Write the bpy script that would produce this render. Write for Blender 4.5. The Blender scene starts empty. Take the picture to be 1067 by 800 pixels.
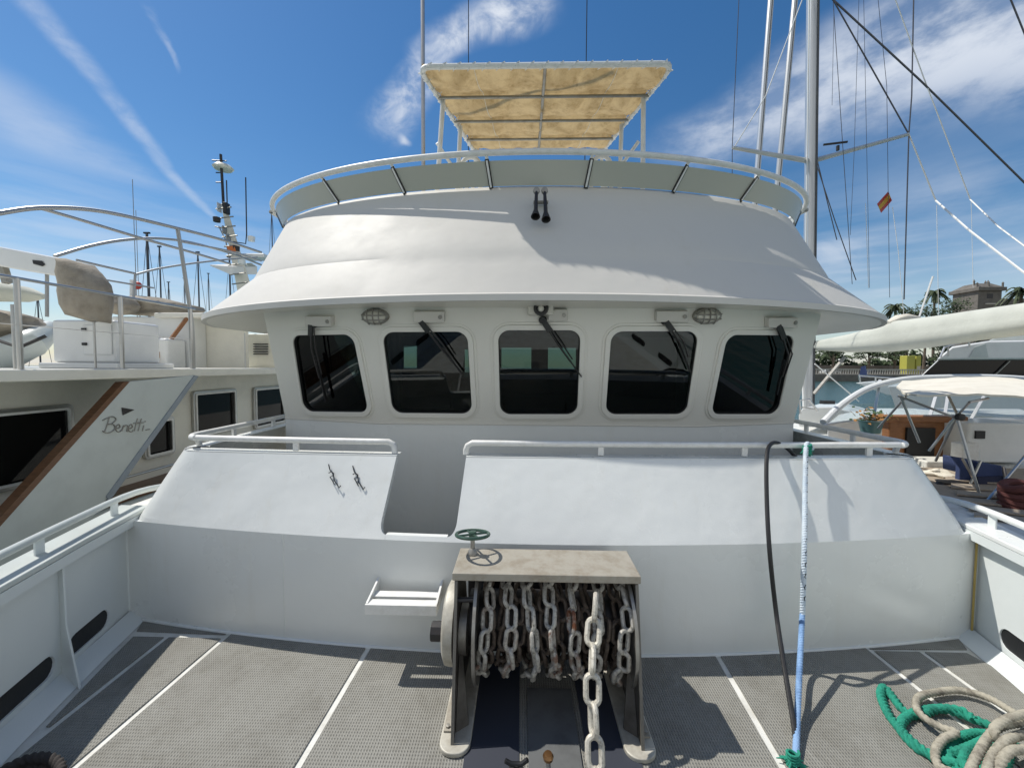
import bpy, bmesh, math, random
from mathutils import Vector, Matrix
random.seed(7)
R = math.radians
S = bpy.context.scene
C = S.collection

# ------------------------------------------------------------------ camera
F, YAW, PITCH, ROLL, CX, CZ = 412.6, 2.43e-2, -4.333e-2, -5.6e-3, -0.129, 1.65
MROT = Matrix.Rotation(YAW, 3, 'Z') @ Matrix.Rotation(PITCH, 3, 'X') @ Matrix.Rotation(ROLL, 3, 'Y')
cam_d = bpy.data.cameras.new('camera'); cam = bpy.data.objects.new('camera', cam_d); C.objects.link(cam)
cam_d.sensor_width = 36; cam_d.lens = 36*F/1067; cam_d.clip_start = .05; cam_d.clip_end = 3000
cam.matrix_world = Matrix.Translation((CX, 0, CZ)) @ (MROT @ Matrix.Rotation(R(90), 3, 'X')).to_4x4()
S.camera = cam

# ------------------------------------------------------------------ sun and sky
SUN = Vector((-.60, .22, 1)).normalized()          # towards the sun
EL = math.asin(SUN.z); AZ = math.atan2(SUN.x, SUN.y)
sd = bpy.data.lights.new('sun', 'SUN'); sd.energy = 4.1; sd.angle = R(.53); sd.color = (1, .955, .88)
so = bpy.data.objects.new('sun', sd); C.objects.link(so)
so.rotation_euler = (-SUN).to_track_quat('-Z', 'Y').to_euler()
S.view_settings.view_transform = 'Standard'; S.view_settings.look = 'None'
S.view_settings.exposure = 0.1; S.view_settings.gamma = 1

def raydir(px, py):
    return MROT @ Vector(((px-533.5)/F, 1, (400-py)/F))
CAMP = Vector((CX, 0, CZ))
def atY(px, py, y): d = raydir(px, py); return CAMP + d*(y/d.y)
def atX(px, py, x): d = raydir(px, py); return CAMP + d*((x-CX)/d.x)
def atZ(px, py, z): d = raydir(px, py); return CAMP + d*((z-CZ)/d.z)
def atP(px, py, p0, n): d = raydir(px, py); return CAMP + d*((p0-CAMP).dot(n)/d.dot(n))

W = bpy.data.worlds.new('World'); S.world = W; W.use_nodes = True
nt = W.node_tree; nt.nodes.clear()
def N(t, typ, **k):
    n = t.nodes.new(typ)
    for a, b in k.items(): setattr(n, a, b)
    return n
def wmath(t, op, a, b=None, c=None, clamp=False):
    n = N(t, 'ShaderNodeMath', operation=op, use_clamp=clamp)
    for i, v in enumerate((a, b, c)):
        if v is None: continue
        if isinstance(v, (int, float)): n.inputs[i].default_value = v
        else: t.links.new(v, n.inputs[i])
    return n.outputs[0]
def wdot(t, v, vec):
    n = N(t, 'ShaderNodeVectorMath', operation='DOT_PRODUCT'); t.links.new(v, n.inputs[0]); n.inputs[1].default_value = vec
    return n.outputs['Value']
def smooth(t, v, a, b):
    n = N(t, 'ShaderNodeMapRange', interpolation_type='SMOOTHSTEP')
    t.links.new(v, n.inputs[0]); n.inputs[1].default_value = a; n.inputs[2].default_value = b
    return n.outputs[0]
sky = N(nt, 'ShaderNodeTexSky', sky_type='NISHITA', sun_disc=False)
sky.sun_elevation = EL; sky.sun_rotation = AZ % (2*math.pi); sky.air_density = 1.15; sky.dust_density = .25; sky.ozone_density = 3.2
tc = N(nt, 'ShaderNodeTexCoord'); D = tc.outputs['Generated']
def noise(t, vec, scale, detail=8, rough=.6, stretch=(1,1,1), rot=(0,0,0), dist=0.0):
    m = N(t, 'ShaderNodeMapping'); t.links.new(vec, m.inputs[0]); m.inputs['Scale'].default_value = stretch; m.inputs['Rotation'].default_value = rot
    n = N(t, 'ShaderNodeTexNoise'); t.links.new(m.outputs[0], n.inputs['Vector'])
    n.inputs['Scale'].default_value = scale; n.inputs['Detail'].default_value = detail; n.inputs['Roughness'].default_value = rough
    n.inputs['Distortion'].default_value = dist
    return n.outputs['Fac']
def band(p1, p2, w1, w2, fade=.12, shift=None):
    """mask of a cloud band along the great circle from pixel-direction p1 to p2, half widths w1 -> w2"""
    d1 = raydir(*p1).normalized(); d2 = raydir(*p2).normalized()
    n = d1.cross(d2).normalized(); t_ = n.cross(d1).normalized(); L = math.acos(d1.dot(d2))
    a = wmath(nt, 'ARCTAN2', wdot(nt, Dn, t_), wdot(nt, Dn, d1))
    u = wmath(nt, 'DIVIDE', a, L)
    w = wmath(nt, 'MULTIPLY_ADD', u, w2-w1, w1)
    q = wmath(nt, 'DIVIDE', wmath(nt, 'ABSOLUTE', wdot(nt, Dn, n)), wmath(nt, 'MAXIMUM', w, .002))
    m = smooth(nt, q, 1.0, 0.1)
    return wmath(nt, 'MULTIPLY', m, wmath(nt, 'MULTIPLY', smooth(nt, u, -fade, fade), smooth(nt, u, 1+fade, 1-fade)))
# direction warped a little so the cloud edges wander
wn = N(nt, 'ShaderNodeTexNoise'); nt.links.new(D, wn.inputs['Vector']); wn.inputs['Scale'].default_value = 5; wn.inputs['Detail'].default_value = 6
sub = N(nt, 'ShaderNodeVectorMath', operation='SUBTRACT'); nt.links.new(wn.outputs['Color'], sub.inputs[0]); sub.inputs[1].default_value = (.5, .5, .5)
scl = N(nt, 'ShaderNodeVectorMath', operation='SCALE'); nt.links.new(sub.outputs[0], scl.inputs[0]); scl.inputs['Scale'].default_value = .075
add = N(nt, 'ShaderNodeVectorMath', operation='ADD'); nt.links.new(D, add.inputs[0]); nt.links.new(scl.outputs[0], add.inputs[1])
Dn = add.outputs[0]
fine = noise(nt, D, 7, 10, .62, (1, 1, 2.2))
wisp = noise(nt, D, 14, 8, .6, (1, 1, 1.5), dist=.4)
soft = noise(nt, D, 3.0, 8, .55, (1, 1, 3.0))
finem = smooth(nt, fine, .36, .66); wispm = smooth(nt, wisp, .35, .7); softm = smooth(nt, soft, .38, .68)
def mul(*a):
    r = a[0]
    for b in a[1:]: r = wmath(nt, 'MULTIPLY', r, b)
    return r
masks = [
    mul(band((715, 150), (1300, -70), .07, .20, .18), wmath(nt, 'MULTIPLY_ADD', finem, .75, .25), .80),
    mul(band((850, 60), (1250, 10), .06, .14, .3), finem, .5),
    mul(band((960, 190), (1250, 330), .07, .16, .4), softm, .40),
    mul(band((20, -20), (225, 232), .028, .009, .10), wmath(nt, 'MULTIPLY_ADD', wispm, .75, .25), .36),
    mul(band((-60, 90), (190, 190), .07, .03, .30), softm, .40),
    mul(band((145, -20), (185, 62), .010, .004, .10), wispm, .30),
    mul(band((405, 135), (455, 60), .055, .05, .35), wmath(nt, 'MULTIPLY_ADD', wispm, .85, .15), 1.0),
    mul(band((440, 55), (560, 0), .035, .055, .2), wmath(nt, 'MULTIPLY_ADD', wispm, .8, .2), 1.0),
    mul(band((417, 151), (424, 153), .013, .008, .6), .7),
    mul(band((850, 262), (905, 258), .05, .04, .4), wispm, .45),
    mul(smooth(nt, wdot(nt, D, (0, 0, 1)), .42, .02), smooth(nt, noise(nt, D, 2.2, 9, .6, (1, 1, 9)), .38, .66), .62),
    mul(smooth(nt, wdot(nt, D, (0, 0, 1)), .30, .0), .30),
]
tot = masks[0]
for m_ in masks[1:]: # screen blend
    inv = wmath(nt, 'MULTIPLY', wmath(nt, 'SUBTRACT', 1.0, tot), wmath(nt, 'SUBTRACT', 1.0, m_))
    tot = wmath(nt, 'SUBTRACT', 1.0, inv)
mixc = N(nt, 'ShaderNodeMix', data_type='RGBA'); nt.links.new(tot, mixc.inputs[0])
hsv = N(nt, 'ShaderNodeHueSaturation'); nt.links.new(sky.outputs[0], hsv.inputs['Color']); hsv.inputs['Saturation'].default_value = 1.28; hsv.inputs['Value'].default_value = .92
nt.links.new(hsv.outputs[0], mixc.inputs[6]); mixc.inputs[7].default_value = (6.6, 7.1, 7.9, 1)
# bright cloud layer added behind the viewer, out of view, to fill shaded faces
fill_mask = mul(smooth(nt, wdot(nt, D, (0, -1, 0)), .05, .40), wmath(nt, 'MULTIPLY_ADD', softm, .6, .4), smooth(nt, wdot(nt, D, (0, 0, 1)), .95, .6), .95)
mixb = N(nt, 'ShaderNodeMix', data_type='RGBA'); nt.links.new(fill_mask, mixb.inputs[0]); nt.links.new(mixc.outputs[2], mixb.inputs[6]); mixb.inputs[7].default_value = (7.0, 6.7, 6.1, 1)
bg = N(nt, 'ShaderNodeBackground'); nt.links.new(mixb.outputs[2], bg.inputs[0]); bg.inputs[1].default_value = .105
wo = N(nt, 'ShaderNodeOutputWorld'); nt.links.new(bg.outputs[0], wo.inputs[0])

# ------------------------------------------------------------------ materials
MATS = {}
def mat(name, col, rough=.5, metal=0, spec=.5, var=.0, vscale=3, vcol=None, bump=0, bscale=60, coat=0, stretch=(1,1,1), rvar=0):
    m = bpy.data.materials.new(name); m.use_nodes = True; t = m.node_tree; b = t.nodes['Principled BSDF']
    b.inputs['Base Color'].default_value = (*col, 1); b.inputs['Roughness'].default_value = rough; b.inputs['Metallic'].default_value = metal
    b.inputs['Specular IOR Level'].default_value = spec; b.inputs['Coat Weight'].default_value = coat
    tcn = N(t, 'ShaderNodeTexCoord')
    if var > 0:
        f = noise(t, tcn.outputs['Object'], vscale, 8, .65, stretch)
        fm = smooth(t, f, .38, .72)
        fm = wmath(t, 'MULTIPLY', fm, var)
        mx = N(t, 'ShaderNodeMix', data_type='RGBA'); t.links.new(fm, mx.inputs[0])
        mx.inputs[6].default_value = (*col, 1); mx.inputs[7].default_value = (*(vcol or tuple(c*.5 for c in col)), 1)
        t.links.new(mx.outputs[2], b.inputs['Base Color'])
        if rvar:
            t.links.new(wmath(t, 'MULTIPLY_ADD', f, rvar, rough-rvar*.5), b.inputs['Roughness'])
    if bump:
        f = noise(t, tcn.outputs['Object'], bscale, 6, .6, stretch)
        bn = N(t, 'ShaderNodeBump'); bn.inputs['Strength'].default_value = 1; bn.inputs['Distance'].default_value = bump
        t.links.new(f, bn.inputs['Height']); t.links.new(bn.outputs[0], b.inputs['Normal'])
    MATS[name] = m
    return m

def paint_mat(name, col, wav=.004, stain=.25, scol=(.52,.46,.33), rough=.34, spec=.5):
    """marine paint over fairing: long shallow waves, orange peel, faint vertical streaks and grime"""
    m = bpy.data.materials.new(name); m.use_nodes = True; t = m.node_tree; b = t.nodes['Principled BSDF']
    tcn = N(t, 'ShaderNodeTexCoord'); O = tcn.outputs['Object']
    st = smooth(t, noise(t, O, 5, 8, .7, (1, 1, .16)), .52, .80)
    blot = smooth(t, noise(t, O, 1.1, 6, .6), .40, .75)
    spk = smooth(t, noise(t, O, 55, 4, .7), .70, .78)
    fac = wmath(t, 'MULTIPLY', wmath(t, 'ADD', wmath(t, 'MULTIPLY', st, .55), wmath(t, 'MULTIPLY', spk, .5)), wmath(t, 'MULTIPLY', wmath(t, 'MULTIPLY_ADD', blot, .75, .25), stain), clamp=True)
    mx = N(t, 'ShaderNodeMix', data_type='RGBA'); t.links.new(fac, mx.inputs[0]); mx.inputs[6].default_value = (*col, 1); mx.inputs[7].default_value = (*scol, 1)
    t.links.new(mx.outputs[2], b.inputs['Base Color'])
    t.links.new(wmath(t, 'MULTIPLY_ADD', blot, .18, rough-.06), b.inputs['Roughness'])
    b.inputs['Specular IOR Level'].default_value = spec
    b1 = N(t, 'ShaderNodeBump'); b1.inputs['Distance'].default_value = wav; b1.inputs['Strength'].default_value = 1
    t.links.new(noise(t, O, 2.4, 3, .5), b1.inputs['Height'])
    b2 = N(t, 'ShaderNodeBump'); b2.inputs['Distance'].default_value = .0007; b2.inputs['Strength'].default_value = .8
    t.links.new(noise(t, O, 160, 3, .5), b2.inputs['Height']); t.links.new(b1.outputs[0], b2.inputs['Normal'])
    t.links.new(b2.outputs[0], b.inputs['Normal'])
    MATS[name] = m; return m

white = paint_mat('white_paint', (.765, .785, .765), .014, .7, rough=.28)
whiteW = paint_mat('wheelhouse_paint', (.80, .785, .72), .006, .5)
whiteU = paint_mat('white_upper_paint', (.67, .65, .60), .010, .6, rough=.60, spec=.22)
cream = paint_mat('cream_paint', (.78, .76, .68), .006, .22)
greyw = paint_mat('bulwark_paint', (.70, .74, .73), .010, .42)
deckw = mat('deck_white', (.72, .72, .68), .55, var=.6, vscale=9, vcol=(.45,.43,.36), bump=.001, bscale=120)
steel = mat('stainless', (.50, .50, .49), .32, .9, var=.4, vscale=20, vcol=(.42,.40,.37))
dsteel = mat('dull_steel', (.38, .37, .34), .5, .75, var=.6, vscale=12, vcol=(.22,.19,.15), bump=.001)
rustst = mat('windlass_cover', (.37, .345, .29), .62, .15, var=.75, vscale=14, vcol=(.25,.21,.155), bump=.0015, bscale=90)
wplate = mat('windlass_plate', (.52, .50, .43), .5, .1, var=.7, vscale=9, vcol=(.25,.22,.17), bump=.001)
dplate = mat('dark_plate', (.11, .10, .085), .55, .3, var=.7, vscale=9, vcol=(.05,.04,.03), bump=.001)
dark = mat('dark_metal', (.03, .03, .032), .45, .3, var=.4, vscale=20, vcol=(.07,.05,.04))
black = mat('black_rubber', (.012, .012, .013), .5, bump=.001)
blackp = mat('black_plastic', (.02, .02, .02), .3)
greenp = mat('green_enamel', (.05, .10, .075), .35, .2, var=.5, vscale=30)
teak = mat('teak', (.30, .13, .05), .45, var=.7, vscale=10, vcol=(.14,.06,.025), stretch=(1,1,6))
teakd = mat('dark_teak', (.17, .08, .038), .4, var=.7, vscale=10, vcol=(.08,.04,.02), stretch=(1,1,6))
bow_steel = mat('awning_tube', (.42, .42, .41), .5, .8)
teakg = mat('grey_teak', (.38, .32, .25), .7, var=.6, vscale=8, vcol=(.22,.18,.14), stretch=(8,1,1))
greyp = mat('grey_paint', (.30, .34, .38), .5, var=.3, vscale=6)
fabric = mat('taupe_canvas', (.36, .32, .26), .9, var=.8, vscale=5, vcol=(.22,.19,.15), bump=.03, bscale=7)
sailc = mat('sail_cover_cloth', (.56, .57, .50), .85, var=.25, vscale=2, bump=.006, bscale=8)
softtop = mat('soft_top_cloth', (.74, .70, .60), .85, var=.4, vscale=5, vcol=(.5,.45,.36), bump=.004, bscale=14)
gel = mat('white_gelcoat', (.78, .79, .77), .25, var=.15, vscale=3, coat=.2)
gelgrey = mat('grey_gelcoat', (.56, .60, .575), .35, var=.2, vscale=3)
yacht_w = mat('cream_gelcoat', (.80, .78, .69), .3, var=.25, vscale=2.5)
inter = mat('cabin_interior', (.06, .055, .05), .7)
curtain = mat('curtain', (.50, .50, .46), .9, bump=.01, bscale=12, stretch=(6,1,.3))
bulbm = mat('frosted_lens', (.72, .70, .62), .2)
darkglass = mat('dark_glass', (.008, .008, .008), .04, spec=.22)
bluec = mat('navy_cloth', (.035, .055, .14), .85, bump=.003)
redrope = mat('red_brown_rope', (.11, .035, .03), .85, bump=.003, bscale=90)
redp = mat('red_paint', (.45, .05, .04), .5)
orangep = mat('orange_paint', (.60, .16, .03), .5)
goldp = mat('yellow_paint', (.42, .40, .07), .6)
stone = mat('stone', (.17, .155, .135), .9, var=.6, vscale=.8, bump=.05, bscale=3)
promen = mat('promenade', (.34, .31, .27), .9, var=.4, vscale=.5)
balus = mat('balustrade_stone', (.50, .47, .41), .9)
wire = mat('rigging_wire', (.10, .10, .11), .4, .6)
wline = mat('white_line', (.75, .75, .72), .7)
alum = mat('mast_alloy', (.62, .63, .63), .35, .6, var=.3, vscale=3, stretch=(1,1,.1))
maststrip = mat('mast_luff_track', (.06, .065, .07), .4)
whitep = mat('white_enamel', (.80, .80, .77), .4, var=.35, vscale=15, vcol=(.5,.48,.42))
leafm = mat('foliage', (.05, .075, .028), .8, var=.8, vscale=.8, vcol=(.025,.045,.018))
palmm = mat('palm_foliage', (.055, .075, .03), .7)
trunkm = mat('palm_trunk', (.14, .11, .08), .9, bump=.05, bscale=4)
flower = mat('flowers', (.34, .17, .05), .8)
leaf2 = mat('pot_plant_leaves', (.05, .10, .03), .7)
galv = None

def mat_deck():
    m = bpy.data.materials.new('deck_mat'); m.use_nodes = True; t = m.node_tree; b = t.nodes['Principled BSDF']
    O = N(t, 'ShaderNodeTexCoord').outputs['Object']
    sx = N(t, 'ShaderNodeSeparateXYZ'); t.links.new(O, sx.inputs[0])
    wx = wmath(t, 'SINE', wmath(t, 'MULTIPLY', sx.outputs[0], 2*math.pi/.0125))
    wy = wmath(t, 'SINE', wmath(t, 'MULTIPLY', sx.outputs[1], 2*math.pi/.016))
    h = wmath(t, 'ADD', wmath(t, 'MAXIMUM', wx, -.3), wmath(t, 'MULTIPLY', wmath(t, 'MULTIPLY', wy, wx), .6))
    dirt = smooth(t, noise(t, O, 2.2, 9, .7), .42, .72); d2 = smooth(t, noise(t, O, 30, 6, .7), .45, .7)
    cr = N(t, 'ShaderNodeMix', data_type='RGBA'); t.links.new(wmath(t, 'ADD', wmath(t, 'MULTIPLY', dirt, .60), wmath(t, 'MULTIPLY', d2, .30)), cr.inputs[0])
    cr.inputs[6].default_value = (.285, .280, .250, 1); cr.inputs[7].default_value = (.165, .155, .128, 1)
    rs = smooth(t, noise(t, O, 11, 7, .75), .66, .76)
    c1_ = N(t, 'ShaderNodeMix', data_type='RGBA'); t.links.new(wmath(t, 'MULTIPLY', rs, .55), c1_.inputs[0]); t.links.new(cr.outputs[2], c1_.inputs[6]); c1_.inputs[7].default_value = (.17, .115, .07, 1)
    salt = smooth(t, noise(t, O, 3.7, 10, .72, dist=1.0), .60, .72)
    c3_ = N(t, 'ShaderNodeMix', data_type='RGBA'); t.links.new(wmath(t, 'MULTIPLY', salt, .30), c3_.inputs[0]); t.links.new(c1_.outputs[2], c3_.inputs[6]); c3_.inputs[7].default_value = (.50, .49, .45, 1)
    cr = c3_
    c2 = N(t, 'ShaderNodeMix', data_type='RGBA', blend_type='MULTIPLY'); c2.inputs[0].default_value = 1
    t.links.new(cr.outputs[2], c2.inputs[6])
    g = wmath(t, 'MULTIPLY_ADD', smooth(t, h, -.8, .9), .42, .66)
    cc = N(t, 'ShaderNodeCombineXYZ'); [t.links.new(g, cc.inputs[i]) for i in range(3)]
    t.links.new(cc.outputs[0], c2.inputs[7]); t.links.new(c2.outputs[2], b.inputs['Base Color'])
    b.inputs['Roughness'].default_value = .6
    bn = N(t, 'ShaderNodeBump'); bn.inputs['Distance'].default_value = .0018; bn.inputs['Strength'].default_value = .9
    t.links.new(h, bn.inputs['Height']); t.links.new(bn.outputs[0], b.inputs['Normal'])
    return m
deckmat = mat_deck()

def mat_chain(nm, ca, cb, r0):
    m = bpy.data.materials.new(nm); m.use_nodes = True; t = m.node_tree; b = t.nodes['Principled BSDF']
    O = N(t, 'ShaderNodeTexCoord').outputs['Object']; oi = N(t, 'ShaderNodeObjectInfo')
    va = N(t, 'ShaderNodeVectorMath', operation='ADD'); t.links.new(O, va.inputs[0]); t.links.new(oi.outputs['Location'], va.inputs[1])
    f = noise(t, va.outputs[0], 16, 8, .7); g = noise(t, va.outputs[0], 60, 6, .7)
    m1 = N(t, 'ShaderNodeMix', data_type='RGBA'); t.links.new(smooth(t, g, .45, .7), m1.inputs[0])
    m1.inputs[6].default_value = (*ca, 1); m1.inputs[7].default_value = (*cb, 1)
    m2 = N(t, 'ShaderNodeMix', data_type='RGBA')
    t.links.new(wmath(t, 'MULTIPLY', smooth(t, f, .44, .60), smooth(t, oi.outputs['Random'], r0, 1.0)), m2.inputs[0])
    t.links.new(m1.outputs[2], m2.inputs[6]); m2.inputs[7].default_value = (.16, .055, .022, 1)
    t.links.new(m2.outputs[2], b.inputs['Base Color']); b.inputs['Roughness'].default_value = .55; b.inputs['Metallic'].default_value = .25
    bn = N(t, 'ShaderNodeBump'); bn.inputs['Distance'].default_value = .002; t.links.new(g, bn.inputs['Height']); t.links.new(bn.outputs[0], b.inputs['Normal'])
    return m
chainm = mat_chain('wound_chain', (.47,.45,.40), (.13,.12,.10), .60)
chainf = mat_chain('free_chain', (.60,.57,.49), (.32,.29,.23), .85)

def mat_rope(name, c1, c2=None, per=.03, twist=None):
    m = bpy.data.materials.new(name); m.use_nodes = True; t = m.node_tree; b = t.nodes['Principled BSDF']
    O = N(t, 'ShaderNodeTexCoord').outputs['Object']
    f = smooth(t, noise(t, O, 14, 6, .7), .4, .7); g = noise(t, O, 350, 3, .7)
    mx = N(t, 'ShaderNodeMix', data_type='RGBA'); t.links.new(f, mx.inputs[0]); mx.inputs[6].default_value = (*c1, 1); mx.inputs[7].default_value = (*(c2 or tuple(x*.6 for x in c1)), 1)
    t.links.new(mx.outputs[2], b.inputs['Base Color']); b.inputs['Roughness'].default_value = .85
    bn = N(t, 'ShaderNodeBump'); bn.inputs['Distance'].default_value = .002; t.links.new(g, bn.inputs['Height']); t.links.new(bn.outputs[0], b.inputs['Normal'])
    return m
ropeg = mat_rope('green_rope', (.02, .30, .20), (.015, .20, .14))
ropeb = mat_rope('beige_rope', (.42, .39, .31), (.16, .14, .11))
ropew = mat_rope('white_blue_rope', (.62, .70, .76), (.45, .55, .65))
ropebl = mat_rope('blue_rope', (.26, .42, .66), (.14, .26, .48))
ropek = mat_rope('black_rope', (.035, .030, .028), (.06, .05, .045))

def mat_canvas_top():
    m = bpy.data.materials.new('bimini_canvas'); m.use_nodes = True; t = m.node_tree; b = t.nodes['Principled BSDF']
    O = N(t, 'ShaderNodeTexCoord').outputs['Object']
    f = smooth(t, noise(t, O, 4.5, 9, .75, dist=.6), .38, .66); g = smooth(t, noise(t, O, 16, 8, .75), .48, .72)
    mx = N(t, 'ShaderNodeMix', data_type='RGBA'); t.links.new(wmath(t, 'ADD', wmath(t, 'MULTIPLY', f, .55), wmath(t, 'MULTIPLY', g, .5), clamp=True), mx.inputs[0])
    mx.inputs[6].default_value = (.76, .65, .45, 1); mx.inputs[7].default_value = (.47, .36, .20, 1)
    t.links.new(mx.outputs[2], b.inputs['Base Color']); b.inputs['Roughness'].default_value = .9
    tr = N(t, 'ShaderNodeBsdfTranslucent'); t.links.new(mx.outputs[2], tr.inputs[0])
    ms = N(t, 'ShaderNodeMixShader'); ms.inputs[0].default_value = .58
    t.links.new(b.outputs[0], ms.inputs[1]); t.links.new(tr.outputs[0], ms.inputs[2])
    t.links.new(ms.outputs[0], t.nodes['Material Output'].inputs[0])
    return m
bimcanvas = mat_canvas_top()

def mat_pane(name, tint, gl=1.5):
    m = bpy.data.materials.new(name); m.use_nodes = True; t = m.node_tree; t.nodes.remove(t.nodes['Principled BSDF'])
    tr = N(t, 'ShaderNodeBsdfTransparent'); tr.inputs[0].default_value = (*tint, 1)
    g = N(t, 'ShaderNodeBsdfGlossy'); g.inputs['Roughness'].default_value = .01; g.inputs[0].default_value = (1, 1, 1, 1)
    fr = N(t, 'ShaderNodeFresnel'); fr.inputs[0].default_value = gl
    ms = N(t, 'ShaderNodeMixShader'); t.links.new(fr.outputs[0], ms.inputs[0]); t.links.new(tr.outputs[0], ms.inputs[1]); t.links.new(g.outputs[0], ms.inputs[2])
    t.links.new(ms.outputs[0], t.nodes['Material Output'].inputs[0]); return m
tinted = mat_pane('tinted_pane', (.25, .35, .33))
clearp = mat_pane('clear_pane', (.80, .85, .85))
defl = None
def mat_defl():
    m = bpy.data.materials.new('smoked_deflector'); m.use_nodes = True; t = m.node_tree; b = t.nodes['Principled BSDF']
    b.inputs['Base Color'].default_value = (.58, .58, .50, 1); b.inputs['Roughness'].default_value = .25
    tr = N(t, 'ShaderNodeBsdfTransparent'); tr.inputs[0].default_value = (.50, .52, .46, 1)
    ms = N(t, 'ShaderNodeMixShader'); ms.inputs[0].default_value = .82
    t.links.new(tr.outputs[0], ms.inputs[1]); t.links.new(b.outputs[0], ms.inputs[2]); t.links.new(ms.outputs[0], t.nodes['Material Output'].inputs[0])
    return m
defl = mat_defl()

def mat_water():
    m = bpy.data.materials.new('harbour_water'); m.use_nodes = True; t = m.node_tree; b = t.nodes['Principled BSDF']
    b.inputs['Base Color'].default_value = (.018, .085, .085, 1); b.inputs['Roughness'].default_value = .12
    O = N(t, 'ShaderNodeTexCoord').outputs['Object']
    bn = N(t, 'ShaderNodeBump'); bn.inputs['Distance'].default_value = .12; t.links.new(noise(t, O, 1.6, 6, .6, (1, .6, 1)), bn.inputs['Height']); t.links.new(bn.outputs[0], b.inputs['Normal'])
    return m
waterm = mat_water()

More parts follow.
